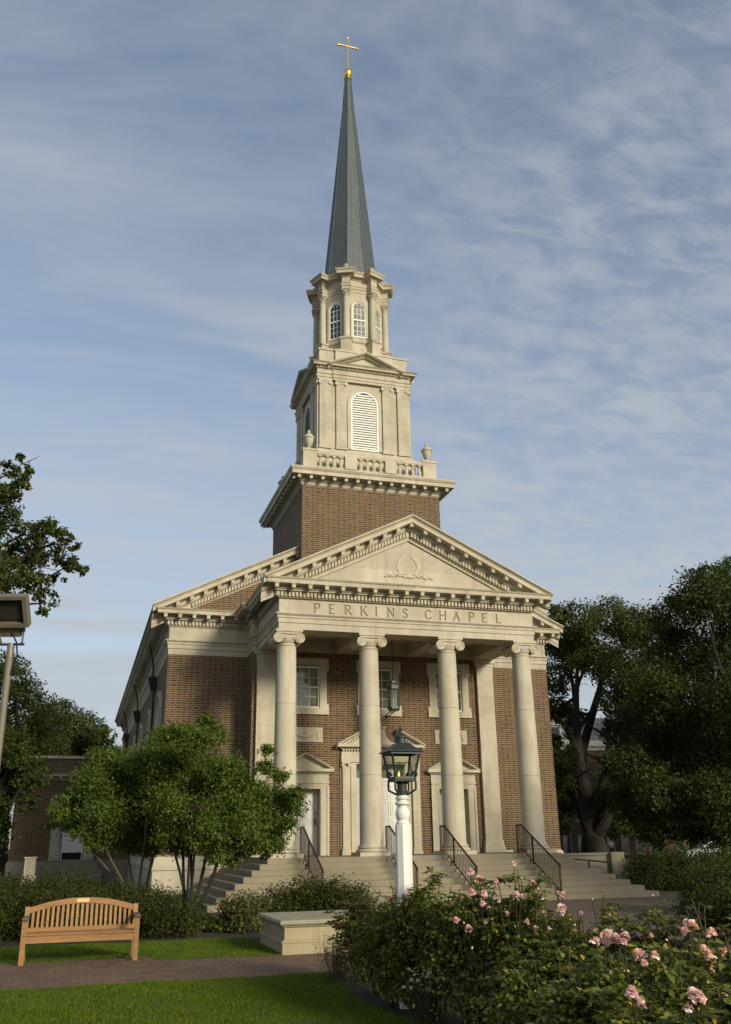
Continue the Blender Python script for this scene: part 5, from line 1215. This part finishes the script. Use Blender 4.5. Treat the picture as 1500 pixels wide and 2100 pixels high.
small_tree('small green tree with dark stems in front of the steps left end', gp(392, 24.6),
    [(400,1520,36),(440,1510,30),(465,1585,36),(525,1632,38),(585,1635,28),(610,1625,14),(560,1690,38),(480,1640,56),(400,1600,60),(350,1565,38),(430,1700,42),(500,1735,26),(350,1650,44),(545,1575,18),(548,1540,16),(590,1690,16),(540,1752,15),(470,1765,20),(575,1590,18),(385,1690,40),(510,1670,46),(440,1590,50),(350,1718,30),(405,1722,28),(470,1728,32),(530,1722,30),(450,1758,20),(560,1730,26),(445,1738,30),(380,1735,24),(600,1655,26),(500,1700,44),(340,1600,40),(425,1478,18),(355,1500,24)], 25, 74000,
    [(392,1850,0,344,1690,.045),(392,1850,.4,372,1690,.05),(396,1850,-.3,440,1690,.055),(394,1850,.2,410,1670,.045),(390,1850,-.5,380,1660,.04),(398,1850,.1,468,1680,.06),(400,1850,-.2,400,1640,.04)], BARK)
small_tree('small green tree with pale leaning stems nearest the brick annex', gp(292, 26.6),
    [(305,1560,44),(245,1575,42),(195,1605,38),(152,1640,28),(280,1640,52),(215,1665,40),(140,1690,16),(330,1515,30),(300,1690,34),(385,1500,20),(130,1640,14),(250,1620,46),(340,1620,40),(160,1710,14),(330,1560,36),(230,1702,30),(290,1722,28),(170,1690,26),(120,1665,18),(330,1715,28),(205,1560,28),(105,1690,12),(260,1725,28),(200,1725,24),(150,1670,34),(310,1735,24)], 27, 52000,
    [(292,1820,0,205,1690,.045),(294,1820,.5,252,1660,.05),(296,1820,-.4,300,1650,.045),(290,1820,.3,160,1690,.035),(296,1820,.2,335,1640,.05)], BARKP)

# --- hedges and shrubs
def shrub(name, label, cat, pts, n, size, mat, group=None, csig=.16, per=14, up=.5, shell=(.45, 1.0), flat=.85):
    """pts: (picture column, distance, height, radius)"""
    base = np.mean([gp(u, D) for u, D, h, r in pts], 0); o = thing(name, label, cat, tuple(base), 0, group)
    bl = []
    for u, D, h, r in pts:
        g_ = gp(u, D)
        for z in np.arange(r*.6, max(h-r*flat, r*.6)+.01, max(.25, r*.7)): bl.append((g_+np.array([0, 0, z]), r))
        bl.append((g_+np.array([0, 0, max(h-r*flat, .1)]), r))
    foliage('foliage', bl, n, size, mat, o, base, csig, per, up, zmin=G+.02, shell=shell, flat=flat)
    mb = MB()
    for u, D, h, r in pts:
        g_ = gp(u, D)-base
        for k in range(4): limb(mb, g_+rng.normal(size=3)*(.05, .05, 0), g_+np.array([rng.normal()*r*.5, rng.normal()*r*.5, h*.75]), .016, .005, 4, .08)
    mb.build('stems', BARK, o)
    return o
hp = [(u, 20.2+.5*math.sin(u*.03), 1.02-.14*max(0, (u-250)/150)+.05*math.sin(u*.05), .55) for u in range(-60, 390, 36)]+[(u, 21.4, 1.08+.05*math.sin(u*.07)-.15*max(0, (u-250)/150), .58) for u in range(-60, 360, 44)]
shrub('hedge', 'dense dark green hedge right behind the wooden bench', 'hedge', hp, 62000, .052, HEDGE, csig=.15)
hb = [(u, 24.6+.4*math.sin(u*.04), 1.18+.06*math.sin(u*.06), .62) for u in range(-60, 190, 40)]
shrub('hedge', 'olive green hedge in the second row before the brick annex', 'hedge', hb, 26000, .058, HEDGEL if False else HEDGE, csig=.15)
shrub('shrub', 'loose light green shrub at the left end of the steps', 'shrub', [(478, 20.6, .72, .28), (505, 20.3, .82, .33), (535, 20.8, .70, .26), (500, 20.9, .60, .3)], 5200, .062, HEDGEL, 'shrubs before the steps', csig=.22, per=10)
shrub('shrub', 'dark rounded shrub behind the low stone platform', 'shrub', [(570, 21.5, .88, .45), (625, 21.8, 1.04, .58), (680, 21.8, 1.06, .58), (725, 21.6, .90, .5), (650, 22.4, .85, .5), (745, 21.5, .5, .3)], 24000, .055, HEDGE, 'shrubs before the steps', csig=.16)
shrub('shrub', 'low leafy ground shrub between the hedge and the steps', 'shrub', [(400, 20.6, .34, .22), (430, 20.9, .36, .24), (460, 20.6, .32, .22)], 3600, .05, TREEL, 'shrubs before the steps', csig=.2, per=10)
shrub('shrub', 'wide dark shrub against the pier of the low stone wall', 'shrub', [(1315, 34, 1.30, .7), (1345, 35, 1.45, .8), (1385, 35, 1.50, .85), (1425, 36, 1.45, .8), (1465, 35, 1.5, .8), (1510, 36, 1.5, .9)], 26000, .085, OAKG, 'shrubs at the right', csig=.17)
shrub('shrub', 'mid green shrub at the right edge above the roses', 'shrub', [(1450, 25, 1.22, .6), (1490, 24, 1.30, .7), (1530, 24, 1.3, .7), (1420, 26, 1.0, .5)], 18000, .07, OAKG, 'shrubs at the right', csig=.18)
shrub('shrub', 'dark low shrub behind the right end of the rose bed', 'shrub', [(1430, 17.5, .95, .5), (1480, 17, 1.02, .55), (1520, 16.5, 1.0, .6)], 13000, .06, HEDGE, 'shrubs at the right', csig=.18)

# --- rose bushes
def petal_mesh(seed, mat, open_=1.):
    r_ = np.random.default_rng(seed); V = []; F = []
    rings = [(5, .10, .30, 80), (7, .20, .42, 62), (8, .30, .50, 42), (9, .38, .54, 20), (8, .40, .56, -4)]
    for ri, (n, r0, ln, el) in enumerate(rings):
        for k in range(n):
            a = 2*PI*(k+.5*ri)/n+r_.normal()*.12; e = R(el+r_.normal()*9)*open_+R(90)*(1-open_); L = ln*r_.uniform(.85, 1.15); wd = .26*r_.uniform(.85, 1.2); b0 = len(V)
            ca, sa = math.cos(a), math.sin(a)
            for i in range(4):
                t = i/3; out = .05+r0*.35+L*t*math.cos(e)*.9; up_ = .12*(4-ri)/4+L*t*math.sin(e)-(.10*t*t if el < 50 else -.02*t)
                curl = -.07*max(0, t-.6)*3 if ri > 1 else 0
                for j in (-1, 0, 1):
                    ww = wd*j*math.sin(PI*(.18+.62*t)); cup = .09*(abs(j))*(1 if el > 30 else .5)
                    x = out-cup*math.cos(e)*.6*0-abs(j)*.05; z = up_+cup*.7+curl
                    V.append((x*ca-ww*sa, x*sa+ww*ca, z))
            for i in range(3):
                for j in range(2): q = b0+i*3+j; F.append((q, q+1, q+4, q+3))
    me = bpy.data.meshes.new('bloom'); me.from_pydata(V, [], F); me.materials.append(mat); me.polygons.foreach_set('use_smooth', [True]*len(F)); return me
BLOOMS = [petal_mesh(s_, PETAL, o_) for s_, o_ in ((1, 1.), (2, .92), (3, 1.1))]
bud = MB().lathe([(0, 0), (.28, .15), (.34, .4), (.22, .75), (.05, .95), (0, 1)], seg=9).mesh('bud', PETAL, True)
def zt(x, y): return (650+x/1.7647, 1700+y/1.7647)
BL = [(712,120,22),(555,146,34),(590,172,36),(648,182,22),(562,222,34),(603,225,27),(600,262,24),(622,282,20),(722,230,36),(782,188,24),(802,215,14),(487,264,18),(506,322,28),(550,352,34),(533,340,14),(635,326,12),(403,340,20),(383,425,24),(222,393,26),(224,470,28),(268,240,24),(885,230,34),(870,228,22),(884,275,44),(820,298,18),(794,353,24),(892,312,16),(1056,206,17),(997,252,13),(1217,240,12),(1046,370,64),(1115,375,44),(1078,385,40),(1165,436,56),(1192,446,46),(1228,438,26),(1290,465,34),(1357,336,58),(1340,332,40),(1312,352,18),(1383,448,42),(1418,440,50),(1440,475,40),(1470,497,34),(1342,485,22),(1138,572,58),(1362,578,60),(1385,600,50),(1435,572,46),(718,352,13),(642,368,18),(1130,512,16),(1270,400,15),(330,235,20),(740,238,26),(1100,560,0),(455,290,18),(690,300,20),(760,330,22),(840,355,18),(930,345,16),(610,330,18),(660,255,18),(740,175,16),(955,300,18),(1010,360,20),(470,455,18),(560,430,16),(1210,380,22),(1260,435,20),(1330,440,22),(300,330,16),(345,400,16),(820,250,16)]
BUSH = [ # column, distance, top row, half width, leaf count, material, label
 (740, 13.0, 1822, .38, 4200, ROSER, 'bronze leaved rose bush at the left end of the bed by the stone platform'),
 (775, 11.9, 1858, .40, 3400, ROSEL, 'low rose bush with two lone blooms at the bed corner'),
 (885, 10.4, 1778, .44, 5200, ROSEL, 'tall leafy rose bush hiding the foot of the white lamp post'),
 (812, 11.6, 1806, .34, 3000, ROSEL, 'slim rose bush just left of the white lamp post foot'),
 (965, 9.6, 1768, .50, 5600, ROSEL, 'tallest rose bush with a pink cluster on top, right of the lamp post'),
 (1055, 9.2, 1778, .46, 5200, ROSEL, 'upright rose bush topped by a single pink bloom before the steps'),
 (1140, 8.8, 1838, .46, 4800, ROSEL, 'rose bush with two large blooms below the right handrail'),
 (1030, 9.4, 1905, .46, 4800, ROSEL, 'rounded rose bush left of the bed middle with blooms at mid height'),
 (1085, 8.6, 1893, .50, 5000, ROSEL, 'plain dark rose bush in the middle of the bed'),
 (1238, 8.2, 1832, .30, 2600, ROSEL, 'narrow rose bush with a tall sprig and one bud before the plaza'),
 (1322, 7.9, 1838, .28, 2400, ROSEL, 'narrow rose bush with a red tipped sprig near the right edge'),
 (1120, 6.9, 1925, .50, 5200, ROSEL, 'green rose bush without blooms in front of the middle of the bed'),
 (1250, 5.9, 1890, .44, 5400, ROSEL, 'rose bush carrying the widest pale pink cluster'),
 (1385, 6.6, 1885, .40, 4400, ROSEL, 'rose bush with one flat pink bloom high at the right'),
 (1415, 7.8, 1838, .26, 2000, ROSER, 'sparse rose bush with bare budding stems at the right'),
 (1335, 5.0, 1935, .42, 5600, ROSEL, 'rose bush in front with pale blooms along its top'),
 (1450, 4.9, 1915, .44, 6000, ROSEL, 'rose bush with salmon blooms at the right picture edge'),
 (1185, 5.6, 1990, .44, 5200, ROSEL, 'low near rose bush with one round pale bloom'),
 (1500, 7.2, 1868, .44, 3600, ROSER, 'bronze tinted rose bush at the far right corner of the bed'),
 (1190, 7.0, 1985, .44, 5000, ROSEL, 'low leafy rose bush right of the bottom centre of the bed'),
 (803, 11.05, 1838, .32, 4200, ROSEL, 'rose bush left of the white lamp post at the lawn corner'),
 (842, 10.75, 1818, .36, 8200, ROSEL, 'bushy rose bush right in front of the white lamp post foot'),
 (1110, 8.3, 1975, .42, 4600, ROSEL, 'low rose bush without blooms near the bottom centre of the bed'),
 (1390, 4.3, 2035, .40, 5200, ROSEL, 'nearest rose bush with two full pink clusters at the bottom right'),
]
bush_objs = []
for (u, D, top_, hw_, n, mat, lab) in BUSH:
    base = gp(u, D); zt_ = rp(u, top_, D)[2]; H = zt_-G; o = thing('rose_bush', lab, 'rose bush', tuple(base), 0, 'pink rose bushes in the bed')
    bush_objs.append((o, base, D, u, top_, hw_))
    # canes
    cm_ = MB(); tips = []
    ncane = 13
    for k in range(ncane):
        a = 2*PI*k/ncane+rng.normal()*.3; rr_ = hw_*rng.uniform(.15, 1.0); e = np.array([rr_*math.cos(a), rr_*math.sin(a), H*rng.uniform(.78, .97)*(1-.22*(rr_/hw_)**2)])
        if k == 0: e = np.array([rng.normal()*.03, rng.normal()*.03, H*.99])
        pp = limb(cm_, (.06*math.cos(a), .06*math.sin(a), 0), e, .011, .004, 6, .07); tips.append(pp)
        for j in (3, 4, 5):
            e2 = pp[j]+np.array([rng.normal()*.16, rng.normal()*.16, rng.uniform(.05, .22)]); e2[2] = min(e2[2], H*.95); tips.append(limb(cm_, pp[j], e2, .006, .0025, 4, .06))
    cm_.build('canes', CANE, o)
    # compound leaves: leaflets along short stalks that leave the canes, plus filling leaves lower down
    ns = n//5; P = []; Nn = []; Al = []
    for k in range(ns):
        pp = tips[rng.integers(len(tips))]; t = rng.uniform(.22, 1.0)*(len(pp)-1); i = min(int(t), len(pp)-2); p = pp[i]+(pp[i+1]-pp[i])*(t-i)
        a = rng.uniform(0, 2*PI); d = np.array([math.cos(a), math.sin(a), rng.uniform(-.3, .5)]); d /= np.linalg.norm(d); s_ = np.cross(d, (0, 0, 1)); s_ /= np.linalg.norm(s_); nn = np.cross(s_, d); L = rng.uniform(.06, .11)
        for (f_, g_) in ((1.0, 0), (.68, .5), (.68, -.5), (.38, .5), (.38, -.5)):
            P.append(p+d*L*(f_+.15)+s_*g_*L*.55+np.array([0, 0, -.02*f_])); Nn.append(nn*np.sign(nn[2]+1e-6)+rng.normal(size=3)*.35); Al.append(d+s_*g_*1.5)
    m2 = n//2; d = rng.normal(size=(m2, 3)); d /= np.linalg.norm(d, axis=1, keepdims=True); rad_ = hw_*rng.uniform(.35, 1.05, (m2, 1))
    pf = d*rad_*np.array([1, 1, .0])+np.c_[np.zeros((m2, 2)), H*(.10+.70*rng.uniform(0, 1, m2)**.8)*(1-.2*(np.hypot(d[:, 0], d[:, 1])*rad_[:, 0]/hw_)**2)]
    P = np.vstack([np.array(P), pf]); Nn = np.vstack([np.array(Nn), d*.5+rng.normal(size=(m2, 3))*.5+(0, 0, .6)]); Al = np.vstack([np.array(Al), rng.normal(size=(m2, 3))])
    leaves('foliage', P, Nn, rng.uniform(.034, .062, len(P)), mat, .62, parent=o, along=Al)
for q, (x, y, dia) in enumerate(BL):
    if dia < 5: continue
    u, v = zt(x, y); best = None
    for b in bush_objs:
        o, base, D, bu, bt, bh = b; pxw = bh*KP/D*1.25
        if abs(u-bu) > pxw or v < bt-14: continue
        want = .085 if dia < 40 else .095; sc_ = dia/1.7647*D/KP; cost = abs(math.log(sc_/want))+.4*abs(u-bu)/pxw+(.6 if v > bt+150 else 0)
        if best is None or cost < best[0]: best = (cost, b, sc_)
    if best is None: continue
    _, (o, base, D, bu, bt, bh), sc_ = best
    # stand the bloom on the near side of its bush, on a stalk
    Df = D-bh*1.3*min(1, max(.1, (v-bt)/45)); p = rp(u, v, Df)-base; s_ = dia/1.7647*Df/KP
    small = dia < 17
    me = bud if small else BLOOMS[q % 3]
    b = ob('rose_bud' if small else 'bloom', me, o, tuple(p-np.array([0, 0, s_*.25])), (rng.normal()*.35+.5, rng.normal()*.25, rng.uniform(0, 6)), s_*(.6 if small else (.68 if dia <= 36 else .60)))
    if dia > 36:
        for q2 in range(2):
            off = RGT*rng.normal()*s_*.55+np.array([0, 0, rng.normal()*s_*.30])-FWD*rng.uniform(0, .05); ob('bloom', BLOOMS[(q+q2+1) % 3], o, tuple(p+off-np.array([0, 0, s_*.25])), (rng.normal()*.4+.45, rng.normal()*.4, rng.uniform(0, 6)), s_*rng.uniform(.34, .50))
    st = MB(); limb(st, p*np.array([.6, .6, 0])+np.array([0, 0, max(.1, p[2]-.5)]), p-np.array([0, 0, s_*.25]), .006, .004, 5, .05); st.build('stalk', CANE, o)
# --- white daisies along the lawn edge
def daisy(label, u, D, wd_, h, nf):
    base = gp(u, D); o = thing('daisy_clump', label, 'flowers', tuple(base), 0, 'white daisies along the lawn edge')
    n = 1800; P = np.c_[rng.normal(size=(n, 2))*wd_*.5, rng.uniform(.02, h*.9, n)]; leaves('foliage', P, rng.normal(size=(n, 3))*.6+(0, 0, .5), rng.uniform(.018, .04, n), DAISYL, .3, parent=o)
    sm = MB(); fl_ = MB(); ce = MB()
    for k in range(nf):
        a, b = rng.normal(size=2)*wd_*.5; z = h*rng.uniform(.55, 1.12); sm.tube([(a*.5, b*.5, 0), (a*.85, b*.85, z*.6), (a, b, z)], .002, 4)
        tl = np.array([rng.normal()*.4, -.45+rng.normal()*.3, 1.]); tl /= np.linalg.norm(tl); e1 = np.cross(tl, (1, 0, 0)); e1 /= np.linalg.norm(e1); e2 = np.cross(tl, e1); c = np.array([a, b, z]); r_ = rng.uniform(.013, .020)
        for q in range(9):
            t = 2*PI*q/9; dd_ = e1*math.cos(t)+e2*math.sin(t); ss = np.cross(dd_, tl)*r_*.30; fl_.add([c+dd_*r_*.3-ss*.6, c+dd_*r_*.9-ss, c+dd_*r_*1.1, c+dd_*r_*.9+ss, c+dd_*r_*.3+ss*.6], [(0, 1, 2, 3, 4)])
        ce.obox(c+tl*.002, e1, r_*.33, e2, r_*.33, tl, .003)
    sm.build('stems', CANE, o); fl_.build('petals', PETALW, o); ce.build('flower_centres', YELLOW, o)
daisy('white daisy clump at the lawn corner of the rose bed', 692, 13.1, .24, .50, 60)
daisy('white daisy clump in front of the rose bed, below the white lamp post', 872, 10.1, .22, .46, 90)
daisy('small white daisy clump lowest along the bed edge', 965, 9.5, .20, .44, 50)
